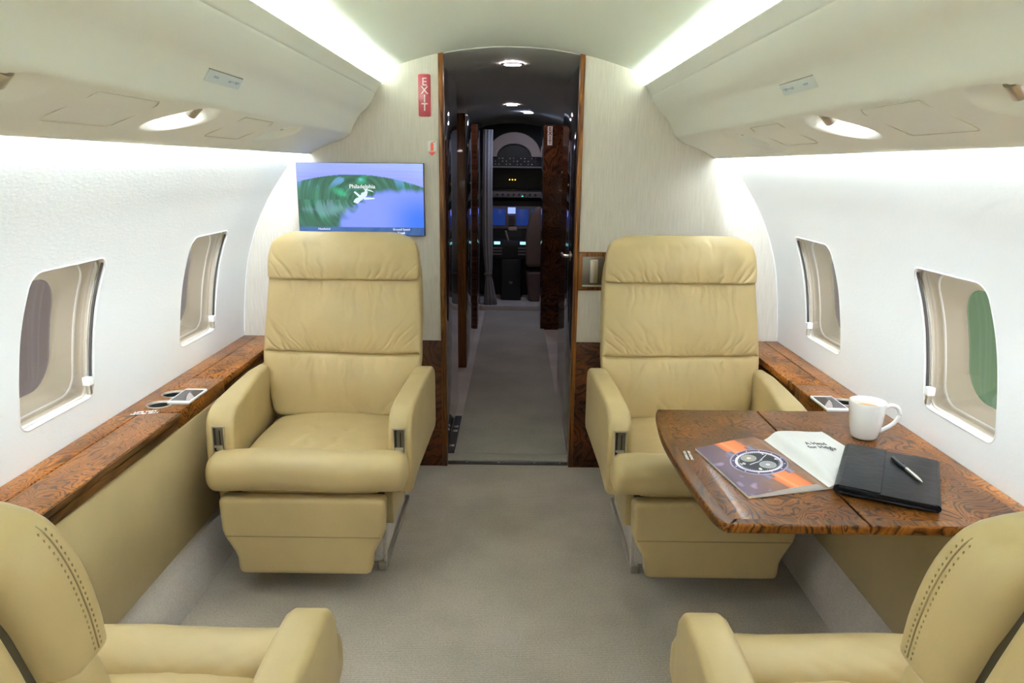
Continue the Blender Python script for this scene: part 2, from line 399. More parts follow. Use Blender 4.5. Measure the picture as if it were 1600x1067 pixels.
# ------------------------------------------------------------------ overhead bins
BP = [(.547,1.702),(.551,1.697),(.562,1.680),(.571,1.665),(.577,1.657),(.590,1.632),(.612,1.603),(.643,1.575),(.667,1.537),(.678,1.512),(.686,1.497),(.700,1.488),(.731,1.470),(.795,1.447),(.845,1.422),(.857,1.411)]
def resample(P, step):
    P = [np.array(p) for p in P]; L = [0]
    for a, b in zip(P, P[1:]): L.append(L[-1]+np.linalg.norm(b-a))
    n = int(L[-1]/step); out = []
    for k in range(n+1):
        d = L[-1]*k/n; i = min(max(np.searchsorted(L, d)-1, 0), len(P)-2); t = (d-L[i])/(L[i+1]-L[i]); out.append(P[i]+(P[i+1]-P[i])*t)
    return out
BPS = resample(catmull(BP, 4), .0045)
REC = [(.752, 1.735), (.752, 2.443), (.752, 1.085), (.752, .40)]
for s, side in ((-1, 'left'), (1, 'right')):
    b = thing('overhead_bin', 'cream overhead bin with concave face running along the %s side of the cabin' % side, 'overhead bin', (s*.7, 3.19, 1.41))
    off = Vector((s*.7, 3.19, 1.41))
    ys = list(np.arange(YA, .9, .08))+list(np.arange(.9, YB-.0005, .0065))+[YB-.0005]
    n = len(BPS); vs = []; fs = []
    tang = []
    for i in range(n):
        a = BPS[max(i-1, 0)]; c = BPS[min(i+1, n-1)]; t = (c-a)/np.linalg.norm(c-a); tang.append(t)
    for y in ys:
        for i, p in enumerate(BPS):
            nx, nz = -tang[i][1], tang[i][0]     # points inward (up and outboard)
            if nz < 0: nx, nz = -nx, -nz
            d = 0
            for rx, ry in REC:
                q = math.sqrt(((p[0]-rx)/.056)**2*1.0+((y-ry+(.045 if 0 else 0))/.085)**2)
                qq = (abs((p[0]-rx-(y-ry)*(-.2))/.050)**2.4+abs((y-ry)/.100)**2.4)**(1/2.4)
                if qq < 1.12:
                    t = min(1, max(0, (1.12-qq)/.30)); d = max(d, .036*t*t*(3-2*t)*(.62+.38*min(1, (1.12-qq))))
            if abs(p[1]-1.661) < .0028: d = max(d, .0022)
            vs.append(Vector((s*(p[0]+nx*d), y, p[1]+nz*d))-off)
    for k in range(len(ys)-1):
        for i in range(n-1): fs.append((k*n+i, k*n+i+1, (k+1)*n+i+1, (k+1)*n+i))
    fc = link('bin_face', fix(mesh(vs, fs)), M['bin'], b, 50)
    back = [(.547,1.702),(.551,1.706),(.558,1.707),(.565,1.703),(.570,1.692),(.578,1.660),(.590,1.638),(.70,1.634),(.88,1.634),(.890,1.535),(.890,1.512),(.836,1.508),(.836,1.46),(.861,1.418),(.857,1.411)]
    vs = []; fs = []; n2 = len(back)
    for y in (YA, YB-.0005): vs += [Vector((s*x, y, z))-off for x, z in back]
    for i in range(n2-1): fs.append((i, i+1, n2+i+1, n2+i))
    link('bin_body', fix(mesh(vs, fs)), M['bin'], b, 40)
    # lamps: in the cove above the lip and in the slot above the sidewall
    def quadstrip(nm, pts, y0, y1, mm):
        vs = [Vector((s*x, y0, z))-off for x, z in pts]+[Vector((s*x, y1, z))-off for x, z in pts]; k = len(pts)
        link(nm, fix(mesh(vs, [(i, (i+1) % k, (i+1) % k+k, i+k) for i in range(k)]+[tuple(range(k)), tuple(range(k, 2*k))])), mm, b)
    quadstrip('cove_lamp', [(.606,1.642),(.612,1.656),(.632,1.656),(.636,1.642)], YA+.05, YB-.02, M['cove'])
    quadstrip('wash_lamp', [(.839,1.492),(.839,1.482),(.856,1.482),(.856,1.492)], YA+.05, YB-.03, M['wash'])
    # slope frame of the underside
    A = np.array((.700,1.488)); Bv = np.array((.857,1.411)); 
    def under(x, o=.0):
        P = BPS; i = min(range(n), key=lambda j: abs(P[j][0]-x)); return P[i]+np.array((-abs(tang[i][1]), -abs(tang[i][0])))*o
    for (y0, y1) in ((1.30, 1.53), (1.99, 2.23)):
        a, c = (.701, .811)
        xs = np.linspace(a, c, 14); rings = []
        pts = rrect(y0, 0, y1, 1, .012, 4)
        outer = []
        vs = []; fs = []
        path = rrect(0, y0, c-a, y1, .012, 5)
        line = []
        for u, y in path:
            q = under(a+u, .0007); line.append(Vector((s*q[0], y, q[1]))-off)
        tube('panel_joint', line, .0011, M['bin_joint'], b, 6, True)
    # call placard
    Pa = np.array((.6495,1.566)); Pb = np.array((.6625,1.545)); t = (Pb-Pa)/np.linalg.norm(Pb-Pa); nn = np.array((t[1], -t[0]))
    if nn[0] > 0: nn = -nn
    def plq(y0, y1, u0, u1, h):
        q = [Pa+t*u0*.0247, Pa+t*u1*.0247, Pa+t*u1*.0247+nn*h, Pa+t*u0*.0247+nn*h]
        return [Vector((s*x, y0, z))-off for x, z in q]+[Vector((s*x, y1, z))-off for x, z in q]
    F6 = [(0,1,2,3),(4,5,6,7),(0,1,5,4),(1,2,6,5),(2,3,7,6),(3,0,4,7)]
    pl = link('placard', fix(mesh(plq(1.655, 1.852, -.05, 1.05, .0035), F6)), M['placard'], b)
    for (a0, a1, u0, u1) in ((1.69,1.715,.35,.55),(1.775,1.79,.4,.6),(1.795,1.815,.42,.5),(1.818,1.828,.35,.6),(1.832,1.838,.35,.5)):
        link('symbol', fix(mesh(plq(a0, a1, u0, u1, .0042), F6)), M['placard_ink'], pl)
    link('placard_joint', fix(mesh(plq(1.655, 1.852, -.14, -.05, .0022), F6)), M['shade'], pl)
# reading lamps in the recesses
ri = 0
for s in (-1, 1):
    for (rx, ry) in REC[:3]:
        lit = ry == 1.735 and True
        lab = {(-1,1.735): 'lit reading lamp in the second oval recess on the left, near the small placard', (1,1.735): 'lit reading lamp in the oval recess on the right bin, below the small placard',
               (-1,2.443): 'small unlit nozzle in the left bin recess nearest the screen', (1,2.443): 'small unlit nozzle in the right bin recess nearest the bulkhead',
               (-1,1.085): 'metal reading lamp in the recess at the left edge of the photo', (1,1.085): 'metal reading lamp in the recess at the right edge of the photo'}[(s, ry)]
        z0 = 1.492; rx0, rx = rx, .728
        t = thing('reading_lamp', lab, 'reading lamp', (s*rx, ry, z0), 0, 'lamps and nozzles in the overhead bin recesses')
        t.rotation_euler = (.25, s*-.85, 0)
        if ry == 2.443:
            lathe('nozzle', [(0,-.016),(.006,-.016),(.009,-.010),(.010,.0)], (0, -.02, 0), M['metal'], t, 18)
            lathe('nozzle_ring', [(.010,-.007),(.013,-.006),(.013,-.002),(.010,-.001)], (0, -.02, 0), M['bin'], t, 18)
        else:
            lathe('lamp_barrel', [(.012,-.022),(.014,-.023),(.015,-.021),(.015,.006),(0,.006)], (0, .015, 0), M['metal'], t, 24)
            lathe('lamp_lens', [(0,-.0205),(.0125,-.0205),(.0125,-.018)], (0, .015, 0), M['spot_on'] if lit else M['metal_dark'], t, 24)

# ------------------------------------------------------------------ side ledges
def ledge(s, side):
    t = thing('side_ledge', 'glossy burl wood ledge with cup holders along the %s wall' % side, 'ledge', (s*1.1, 1.0, .55))
    off = Vector((s*1.1, 1.0, .55))
    def bx(nm, lo, hi, mm, par=None, bev=.002):
        a = (min(s*lo[0], s*hi[0])-off.x, lo[1]-off.y, lo[2]-off.z); b = (max(s*lo[0], s*hi[0])-off.x, hi[1]-off.y, hi[2]-off.z)
        return box(nm, a, b, mm, par or t, bev)
    bx('wall_strip', (1.136, YA+.02, .566), (1.198, YB-.006, .6195), M['burl'])
    cup = [(1.112, 2.203), (1.116, 2.312)]
    mid = bx('ledge_top', (1.022, 2.135, .566), (1.1355, 2.50, .6195), M['burl'])
    ws = [o for o in C.objects if o.parent == t and o.name.startswith('wall_strip')][0]
    def cutter(x, y):
        return lathe('c', [(.0345, -.045), (.0345, .03)], (s*x-off.x, y-off.y, .6195-off.z), None, None, 36, caps=True)
    for ob in (mid, ws):
        cs = [cutter(x, y) for x, y in cup]
        for c in cs: c.location = off
        ob.parent = None; ob.location = off; bpy.context.view_layer.update(); boolean(ob, cs); ob.parent = t; ob.location = (0,0,0)
        ob.data.polygons.foreach_set('use_smooth', [True]*len(ob.data.polygons)); ob.data.set_sharp_from_angle(angle=math.radians(35))
    for x, y in cup:
        lathe('cup_holder', [(.034,.0),(.0345,.0022),(.038,.0024),(.0385,.0005)][::-1]+[(.033,-.002),(.033,-.043),(0,-.043)], (s*x-off.x, y-off.y, .6195-off.z), M['metal'], t, 40)
        lathe('cup_liner', [(.0328,-.004),(.0328,-.0425),(0,-.0425)], (s*x-off.x, y-off.y, .6195-off.z), M['metal_dark'], t, 40)
    # lids fore and aft of the cup block
    l1 = bx('ledge_lid', (1.022, 2.503, .592), (1.133, YB-.006, .6195), M['burl'], bev=.003)
    bx('lid_front', (1.024, 2.503, .5665), (1.133, YB-.006, .589), M['wood_edge'])
    l2 = bx('ledge_lid', (1.016, YA+.02, .598), (1.133, 2.13, .6195), M['burl'], bev=.004)
    bx('lid_edge', (1.013, YA+.02, .600), (1.0175, 2.13, .6165), M['wood_edge'], l2, .001)
    bx('lid_gap', (1.034, YA+.02, .590), (1.133, 2.13, .598), M['slot'], bev=0)
    bx('lower_band', (1.022, YA+.02, .5665), (1.133, 2.13, .590), M['wood_edge'])
    bx('hinge_pin', (1.017, 2.1305, .600), (1.03, 2.1345, .612), M['metal'])
    return t
LL = ledge(-1, 'left'); LR = ledge(1, 'right')
# small printed placard on the left ledge
pc = thing('ledge_placard', 'tiny white printed strip on the left ledge before the cup holders', 'placard', (-1.122, 2.135, .6196))
text('placard_text', 'LIFE VEST', .0155, Matrix.Rotation(.30, 4, 'Z'), M['sign_white'], pc, bold=.0006)
text('placard_text', 'UNDER SEAT', .0135, Matrix.Translation((.004, -.016, 0)) @ Matrix.Rotation(.30, 4, 'Z'), M['sign_white'], pc, bold=.0006)

def phone(loc, rz, label, w=.073, h=.148):
    t = thing('smartphone', label, 'phone', loc, rz, 'white phones beside the cup holders')
    pr = rrect(-w/2, -h/2, w/2, h/2, .008, 5)
    prism('phone_body', pr, 'z', 0, .0075, M['phone_body'], t, .0015)
    prism('phone_screen', rrect(-w/2+.005, -h/2+.017, w/2-.005, h/2-.017, .001, 1), 'z', .0074, .0079, M['phone_screen'], t)
    lathe('home_button', [(.0052,.0074),(.0052,.0079),(0,.0079)], (0, h/2-.009, 0), M['metal'], t, 20)
    return t
phone((-1.056, 2.281, .6197), math.radians(0), 'white smartphone with dark screen beside the cup holders on the left ledge')
phone((1.0545, 2.285, .6197), math.radians(0), 'white smartphone with dark screen on the right ledge behind the mug')

# ------------------------------------------------------------------ leather cushions
def sm01(t): t = np.clip(t, 0, 1); return t*t*(3-2*t)
def interp(x, K, j):
    return np.interp(x, [k[0] for k in K], [k[j] for k in K])
def smooth_interp(x, K, j):
    xs = [k[0] for k in K]; v = [k[j] for k in K]; x = float(x)
    i = min(max(np.searchsorted(xs, x)-1, 0), len(xs)-2); h = xs[i+1]-xs[i]; t = (x-xs[i])/h
    def sl(a):
        if a == 0 or a == len(xs)-1: return 0 if False else ((v[min(a+1, len(v)-1)]-v[max(a-1, 0)])/(xs[min(a+1, len(v)-1)]-xs[max(a-1, 0)]))
        return (v[a+1]-v[a-1])/(xs[a+1]-xs[a-1])
    m0, m1 = sl(i)*h, sl(i+1)*h
    return (2*t**3-3*t*t+1)*v[i]+(t**3-2*t*t+t)*m0+(-2*t**3+3*t*t)*v[i+1]+(t**3-t*t)*m1
def ring_unit(e, nf, nb):
    """superellipse cross-section, many samples on the front (-y) half"""
    def side(sgn, n):
        th = np.linspace(0, PI, 1500); c, s_ = np.cos(th), np.sin(th)
        X = np.sign(c)*np.abs(c)**(2/e); Y = sgn*np.abs(s_)**(2/e)
        Xs, Ys = X, Y*.25
        L = np.concatenate([[0], np.cumsum(np.hypot(np.diff(Xs), np.diff(Ys)))]); d = np.linspace(0, L[-1], n+1)
        return np.interp(d, L, X), np.interp(d, L, Y)
    fx, fy = side(-1, nf); bx_, by = side(1, nb)
    X = np.concatenate([fx[::-1], bx_[1:-1]]); Y = np.concatenate([fy[::-1], by[1:-1]]); return X, Y
def pillow(name, K, nz, m, parent, e=5, nf=200, nb=24, er0=.02, er1=.02, disp=None, mir=1, axis='z', bul=0, xround=1.0, smooth=180):
    """K rows: (v, xc, halfwidth, yc, halfdepth). lofted along z, ends rounded by er0/er1."""
    X, Y = ring_unit(e, nf, nb); v0, v1 = K[0][0], K[-1][0]; rings = []
    a = [0]+[er0*(1-math.cos(PI/2*i/7)) for i in range(1, 8)]
    b = [v1-v0-er1*(1-math.cos(PI/2*i/7)) for i in range(7, 0, -1)]+[v1-v0]
    mid = list(np.linspace(er0, v1-v0-er1, nz)[1:-1])
    for w in a+mid+b:
        v = v0+w; f = 1.0
        if w < er0: f = math.sqrt(max(0, 1-((er0-w)/er0)**2))
        if w > v1-v0-er1: f = math.sqrt(max(0, 1-((w-(v1-v0-er1))/er1)**2))
        xc, hw, yc, hd = (smooth_interp(v, K, j) for j in (1, 2, 3, 4))
        er = er0 if w < er0 else er1
        HW = hw-min(er, hw)*(1-f)*xround; HD = hd-min(er, hd)*(1-f)
        x = xc+X*HW; y = yc+Y*HD; z = np.full_like(x, v)
        if bul: y = y-bul*np.where(Y < 0, (1-X*X), 0)*f
        if disp is not None:
            d = disp(X*HW, v)*np.where(Y < -.3, 1, np.where(Y < 0, -Y/.3, 0))*sm01((1-np.abs(X))/.06)
            y = y+d*f
        rings.append(np.stack([x*mir, y, z], 1))
    n = len(X); P = np.concatenate(rings)
    if axis == 'y': P = P[:, [0, 2, 1]]
    fs = []
    for i in range(len(rings)-1):
        for j in range(n):
            k = (j+1) % n; fs.append((i*n+j, i*n+k, (i+1)*n+k, (i+1)*n+j))
    fs.append(tuple(range(n))); fs.append(tuple((len(rings)-1)*n+j for j in range(n)))
    return link(name, fix(mesh(P, fs)), m, parent, smooth)
def creases(specs):
    """specs: (x0, z0, slope, length, width, amp) ; creases start at z0 and run toward sign(length)"""
    def f(x, v):
        d = np.zeros_like(x)
        for x0, z0, sl, L, w, A in specs:
            t = (v-z0)/L
            if t < 0 or t > 1.35: continue
            fade = (1-t/1.35)**1.2*min(1, .25+t*6)
            c = x0+sl*(v-z0)+.004*math.sin(9*t+x0*40); ww = w*(1+1.2*t)
            A = A*1.0
            g = 2.1*np.exp(-(np.abs(x-c)/ww)**1.7); g2 = np.exp(-((x-c-1.9*ww)/(1.3*ww))**2)
            d += A*fade*(g-.55*g2)
        return d
    return f
def seat(mir, root):
    """local frame: front faces -y; outboard side at -x*mir ... origin on the floor under the seat"""
    rnd = random.Random(3 if mir > 0 else 11); L = M['leather']
    def X(a, b): return (min(a*mir, b*mir), max(a*mir, b*mir))
    # -- back cushion (lower + middle sections) and headrest
    cs = []
    for i in range(17):     # folds gathered under the headrest seam
        x0 = -.20+.40*i/16+rnd.uniform(-.01, .01); cs.append((x0, .925, x0*rnd.uniform(-1.1, -.2), -rnd.uniform(.06, .20), rnd.uniform(.003, .006), rnd.uniform(.0012, .0034)))
    for i in range(22):     # fans rising from the waist seam to the sides
        q = -1+2*i/21; x0 = q*.235+rnd.uniform(-.008, .008); sl = q*rnd.uniform(.7, 1.5)+rnd.uniform(-.12, .12)
        cs.append((x0, .662, sl, rnd.uniform(.05, .14)*(.75+.5*abs(q)), rnd.uniform(.0035, .006), rnd.uniform(.0015, .004)*(.55+.6*abs(q))))
    for i in range(12):     # short folds below the waist seam
        q = -1+2*i/11; x0 = q*.20+rnd.uniform(-.01, .01)
        cs.append((x0, .640, -q*rnd.uniform(-.2, .7), -rnd.uniform(.05, .20), rnd.uniform(.004, .008), rnd.uniform(.001, .0026)))
    for i in range(5): cs.append((rnd.uniform(-.2, .2), .42, rnd.uniform(-1, 1), rnd.uniform(.05, .12), .007, rnd.uniform(.0008, .002)))
    cf = creases(cs)
    ph = rnd.uniform(0, 6)
    def dback(x, v):
        d = cf(x, v)
        s_ = v-.651+.004*np.sin(x*7)                       # waist seam
        d = d+.014*np.exp(-(np.abs(s_)/.011)**1.15)+.008*np.exp(-(np.abs(s_)/.0035)**2)
        d = d-.012*np.exp(-((v-.775)/.08)**2)*(1-(x/.31)**2)-.010*np.exp(-((v-.54)/.07)**2)*(1-(x/.31)**2)
        d = d+.0016*np.sin(x*31+ph+v*9)*np.sin(v*23+x*6)
        return d
    K = [(.405, -.015, .262, .185, .050), (.50, -.015, .285, .208, .052), (.60, -.015, .308, .236, .055), (.70, -.015, .309, .262, .056), (.82, -.013, .304, .294, .056), (.945, -.012, .298, .326, .055)]
    pillow('back_cushion', K, 190, L, root, e=6, nf=240, er0=.03, er1=.02, disp=dback, mir=mir)
    cs = []
    for i in range(19):
        q = -1+2*i/18; x0 = q*.235+rnd.uniform(-.008, .008)
        cs.append((x0, .932, q*rnd.uniform(.4, 1.0)+rnd.uniform(-.15, .15), rnd.uniform(.05, .15), rnd.uniform(.0035, .0065), rnd.uniform(.0012, .0036)*(.6+.5*abs(q))))
    for i in range(7):
        x0 = rnd.uniform(-.18, .18); cs.append((x0, 1.10, rnd.uniform(-.3, .3), -rnd.uniform(.04, .10), .006, rnd.uniform(.0008, .002)))
    hf = creases(cs)
    def dhead(x, v): return hf(x, v)-.008*np.exp(-((v-1.0)/.06)**2)*(1-(x/.3)**2)+.0014*np.sin(x*27+ph)*np.sin(v*31)
    K = [(.932, -.012, .297, .298, .044), (.99, -.012, .297, .309, .047), (1.045, -.012, .290, .320, .045), (1.08, -.012, .274, .327, .040), (1.113, -.012, .238, .336, .032)]
    hr = pillow('headrest', K, 90, L, root, e=6, nf=220, er0=.012, er1=.038, disp=dhead, mir=mir, xround=1.5)
    # stitched seam running round the edge of the headrest face
    zs = np.linspace(.945, 1.088, 26)
    def edge(v, sg, yo=.0): 
        return ((smooth_interp(v, K, 1)+sg*(smooth_interp(v, K, 2)-max(0, v-1.075)*.9+.0004))*mir, smooth_interp(v, K, 3)-.010+yo, v)
    for sg in (-1, 1):
        tube('seam', [edge(v, sg) for v in zs], .0008, M['seam'], hr, 6)
        bm = bmesh.new()
        for yo in (-.0045, .0055):
            zz = .948
            while zz < 1.085:
                p = Vector(edge(zz, sg, yo)); add_box(bm, p-Vector((.0006, .0005, .0012)), p+Vector((.0006, .0005, .0012))); zz += .0062
        link('stitching', bmfin(bm), M['stitch'], hr)
    # -- hard back shell behind the cushions
    K = [(.33, -.012, .235, .265, .034), (.6, -.012, .292, .318, .036), (.94, -.012, .296, .384, .034), (1.085, -.012, .266, .404, .030)]
    pillow('back_shell', K, 30, L, root, e=5, nf=40, nb=30, er0=.02, er1=.03, mir=mir, xround=1.4)
    # dark joint between cushion and shell
    K = [(.36, -.012, .236, .235, .04), (.6, -.012, .283, .29, .04), (.93, -.012, .280, .358, .038), (1.085, -.012, .245, .378, .032)]
    pillow('back_joint', K, 12, M['groove'], root, e=5, nf=20, nb=12, mir=mir)
    # -- seat cushion
    sc = creases([(rnd.uniform(-.15, .15), rnd.uniform(-.3, -.1), rnd.uniform(-.8, .8), rnd.choice((-1, 1))*rnd.uniform(.08, .2), .012, rnd.uniform(.001, .0025)) for _ in range(9)])
    K = [(-.43, .015, .25, -.393, .045), (-.25, .015, .247, -.408, .047), (-.05, 0, .25, -.392, .045), (.16, -.01, .25, -.372, .04)]
    # lofted along y; the "front" of the ring is the top (z = -value)
    def flip_pillow(nm, K, **kw):
        o = pillow(nm, K, kw.pop('nz', 60), L, root, axis='y', mir=mir, **kw)
        for v in o.data.vertices: v.co.z = -v.co.z
        o.data.flip_normals(); return o
    flip_pillow('seat_cushion', K, e=5, nf=120, nb=16, er0=.02, er1=.02, disp=lambda x, v: sc(x, v)-.006*(1-(x/.25)**2), bul=.008)
    # bolster roll across the front
    X_, Y_ = None, None
    rr = []
    nseg = 90
    fc = creases([(rnd.uniform(-.22, .22), -.2, rnd.uniform(-.4, .4), rnd.uniform(.5, 1.0), .010, rnd.uniform(.0008, .0022)) for _ in range(14)])
    prof = []
    for k in range(56):
        a = 2*PI*k/56; c, s_ = math.cos(a), math.sin(a)
        prof.append((.072*math.copysign(abs(c)**.86, c), .060*math.copysign(abs(s_)**.80, s_), a))
    rings = []
    xs = [-.312+.624*i/nseg for i in range(nseg+1)]
    for x in xs:
        e_ = min(x+.312, .312-x); f = 1 if e_ > .035 else math.sqrt(max(0.0, 1-((.035-e_)/.035)**2)); f = .42+.58*f
        if e_ < 1e-6: f = .40
        ring = []
        for (py, pz, a) in prof:
            dd = float(fc(np.array([x]), a/PI-.2)[0]) if 0 < a < PI*1.2 else 0
            ring.append(((x+.016)*mir, -.414+py*f*(1-dd*6), .428+(pz*(1-dd*6)-.003*math.sin(x*16))*f+.006*(1-(x/.31)**2)*max(0, pz/.06)))
        rings.append(ring)
    loft('front_bolster', rings, L, root, smooth=180)
    # -- leg rest panel
    pts = [(-.244, .352), (.244, .352), (.256, .348), (.261, .336), (.258, .24), (.252, .222), (.243, .205), (.222, .165), (.215, .145), (.213, .108), (.208, .096), (.196, .090), (-.196, .090), (-.208, .096), (-.213, .108), (-.215, .145), (-.222, .165), (-.243, .205), (-.252, .222), (-.258, .24), (-.261, .336), (-.256, .348)]
    pts = [((x)*mir, z) for x, z in pts]
    lr = prism('leg_rest', pts, 'y', -.464, -.405, L, root, .015, 5, smooth=50)
    tube('leg_rest_seam', [((x)*mir, -.4642, .2235) for x in np.linspace(-.243, .243, 8)], .0016, M['seam'], lr, 6)
    # -- arms
    def arm(inner, outer, nm='armrest'):
        """inner/outer: x at (front, back)"""
        prof = [(-.385, .345), (-.385, .50), (-.382, .545), (-.372, .575), (-.352, .598), (-.32, .611), (-.25, .617), (-.1, .617), (.08, .613), (.21, .602), (.245, .585), (.262, .55), (.262, .36), (.24, .335), (.0, .345), (-.2, .350), (-.36, .338)]
        bm = bmesh.new(); n = len(prof)
        def xx(pair, y): t = sm01((y+.385)/.62); return float(pair[0]+(pair[1]-pair[0])*t)
        A = [bm.verts.new((xx(inner, y)*mir, y, z)) for y, z in prof]; B = [bm.verts.new((xx(outer, y)*mir, y, z)) for y, z in prof]
        bm.faces.new(A); bm.faces.new(B[::-1])
        for i in range(n): bm.faces.new((A[i], A[(i+1) % n], B[(i+1) % n], B[i]))
        bmesh.ops.recalc_face_normals(bm, faces=bm.faces)
        es = list({e for f in bm.faces if len(f.verts) == n for e in f.edges})
        bmesh.ops.bevel(bm, geom=es, offset=.014, segments=4, affect='EDGES', profile=.5)
        a = link(nm, bmfin(bm), L, root, 55)
        # seat control: framed slot with a small lever
        cx = (inner[0]+outer[0])/2*mir; y = -.3855
        bm = bmesh.new()
        for lo, hi in (((-.0200,-.0045,-.045),(-.0162,.002,.045)), ((.0162,-.0045,-.045),(.0200,.002,.045)), ((-.0200,-.0045,.0405),(.0200,.002,.045)), ((-.0200,-.0045,-.045),(.0200,.002,-.0405))):
            add_box(bm, Vector(lo)+Vector((cx, y, .517)), Vector(hi)+Vector((cx, y, .517)), .0008)
        cpn = link('control_frame', bmfin(bm), M['metal'], a, 40)
        bm = bmesh.new(); add_box(bm, (cx-.0166, y-.0012, .475), (cx+.0166, y+.001, .559)); link('control_plate', bmfin(bm), M['plate'], a, 40)
        bm = bmesh.new(); add_box(bm, (cx-.0145, y-.0018, .477), (cx-.0085, y-.001, .556)); add_box(bm, (cx+.002, y-.0018, .498), (cx+.006, y-.001, .548)); add_box(bm, (cx-.0125, y-.0018, .477), (cx+.014, y-.001, .482)); link('control_slot', bmfin(bm), M['slot'], a)
        bm = bmesh.new(); add_box(bm, (cx-.014, y-.010, .492), (cx+.013, y-.001, .499), .002); add_box(bm, (cx-.008, y-.006, .482), (cx+.013, y-.001, .491), .001)
        link('control_lever', bmfin(bm), M['metal'], a, 40)
        return a
    arm((-.228, -.300), (-.318, -.348)); arm((.262, .272), (.338, .346))
    # -- underside: leather valance, carpeted plinth, rail
    b1 = [(-.30, .19), (-.33, .365), (.25, .365), (.25, .23), (.18, .19)]
    lo, hi = X(.235, .262); prism('side_valance', b1, 'x', lo, hi, L, root, .004)
    lo, hi = X(-.30, -.272); prism('side_valance', [(-.34, .20), (-.365, .365), (.25, .365), (.25, .2)], 'x', lo, hi, L, root, .008)
    lo, hi = X(-.27, .235); box('seat_pan', (lo, -.36, .30), (hi, .22, .362), M['groove'], root, .005)
    pl = [[(x*mir, y, z) for x, y in rrect(-w, -.22, w, .28, .03, 5)] for z, w in ((0, .212), (.03, .212), (.24, .236), (.302, .236))]
    loft('plinth', pl, M['carpet_side'], root, smooth=50)
    lo, hi = X(.214, .226); box('floor_rail', (lo, -.26, 0), (hi, .28, .018), M['metal'], root, .002)
    lo, hi = X(.200, .226); box('rail_stop', (lo, -.285, 0), (hi, -.262, .03), M['metal'], root, .003)
    lo, hi = X(.217, .229); box('rail_upright', (lo, -.275, .018), (hi, -.262, .20), M['carpet_side'], root, .003)
G = 'leather cabin armchairs'
s1 = thing('cabin_seat', 'cream leather armchair facing aft below the wall screen, left of the doorway', 'armchair', (-.645, 2.555, 0), 0, G); seat(1, s1)
s2 = thing('cabin_seat', 'cream leather armchair facing aft behind the wooden table, right of the doorway', 'armchair', (.655, 2.555, 0), 0, G); seat(-1, s2)
def copy_tree(o, parent=None):
    c = o.copy(); C.objects.link(c); c.parent = parent
    for ch in [q for q in bpy.data.objects if q.parent == o]: copy_tree(ch, c)
    return c
s3 = copy_tree(s2); s3.location = (-.643, .802, 0); s3.rotation_euler.z = PI
s3['label'] = 'cream leather armchair cut off by the bottom left corner, facing forward'
s4 = copy_tree(s1); s4.location = (.655, .802, 0); s4.rotation_euler.z = PI
for o in [q for q in bpy.data.objects if q.parent in (s3, s4) and q.name.split('.')[0] in ('back_cushion', 'headrest', 'back_shell', 'back_joint')]: o.location.y = -.06
s4['label'] = 'cream leather armchair cut off by the bottom right corner, facing forward'

# ------------------------------------------------------------------ folding table
tb = thing('folding_table', 'glossy burl wood two-leaf table extended from the right ledge', 'table', (.77, 1.78, .6205))
T0 = Vector((.77, 1.78, .6205))
def qbez(P, n=16):
    out = []
    for i in range(len(P)-1): pass
    return out
edge = catmull([(.462,2.150),(.448,2.10),(.434,1.98),(.4275,1.87),(.4285,1.75),(.433,1.655),(.440,1.54),(.449,1.445),(.462,1.408)], 5)
def cornered(pts): return pts
left = [(x-T0.x, y-T0.y) for x, y in edge]+[(.470-T0.x, 1.402-T0.y)]
A = left+[(-.0015, 1.402-T0.y), (-.0015, 2.152-T0.y), (.470-T0.x, 2.152-T0.y)]
prism('table_leaf', A, 'z', 0, .0215, M['burl_table'], tb, .005, 4)
B = [(.0015, 1.402-T0.y), (1.112-T0.x, 1.402-T0.y), (1.128-T0.x, 1.418-T0.y), (1.128-T0.x, 2.152-T0.y), (.0015, 2.152-T0.y)]
prism('table_leaf', B, 'z', 0, .0215, M['burl_table'], tb, .004, 4)
# straight-grained banding inlaid round the rim
def band(nm, outer, inner, par):
    n = len(outer); vs = [(x, y, .0216) for x, y in outer]+[(x, y, .0216) for x, y in inner]+[(x, y, .0219) for x, y in outer]+[(x, y, .0219) for x, y in inner]
    fs = []
    for i in range(n-1):
        fs += [(2*n+i, 2*n+i+1, 3*n+i+1, 3*n+i), (i, i+1, 2*n+i+1, 2*n+i), (n+i, n+i+1, 3*n+i+1, 3*n+i), (i, i+1, n+i+1, n+i)]
    link(nm, fix(mesh(vs, fs)), M['wood_edge'], par)
ch = [o for o in C.objects if o.parent == tb]
o_ = [(x+.005, y) for x, y in left]; i_ = [(x+.030, max(min(y, 2.152-T0.y-.024), 1.402-T0.y+.026)) for x, y in left]
band('edge_banding', o_, i_, ch[0])
band('edge_banding', [(.472-T0.x, 1.407-T0.y), (-.003, 1.407-T0.y)], [(.492-T0.x, 1.428-T0.y), (-.003, 1.428-T0.y)], ch[0])
band('edge_banding', [(.003, 1.407-T0.y), (1.10-T0.x, 1.407-T0.y)], [(.003, 1.428-T0.y), (1.10-T0.x, 1.428-T0.y)], ch[1])
box('leaf_hinge', (-.02, -.2, -.006), (.02, .2, -.0002), M['metal_dark'], tb, .001)
box('support_arm', (.10, -.26, -.016), (.24, -.22, -.0005), M['metal_dark'], tb, .002)
text('table_label', 'TAXI TAKEOFF', .009, Matrix.Translation((.466-T0.x, 1.78-T0.y, .0221)) @ Matrix.Rotation(-1.62, 4, 'Z'), M['sign_white'], tb, bold=.0006)
text('table_label', 'AND LANDING', .009, Matrix.Translation((.4775-T0.x, 1.78-T0.y, .0221)) @ Matrix.Rotation(-1.62, 4, 'Z'), M['sign_white'], tb, bold=.0006)
ZT = .6205+.0222

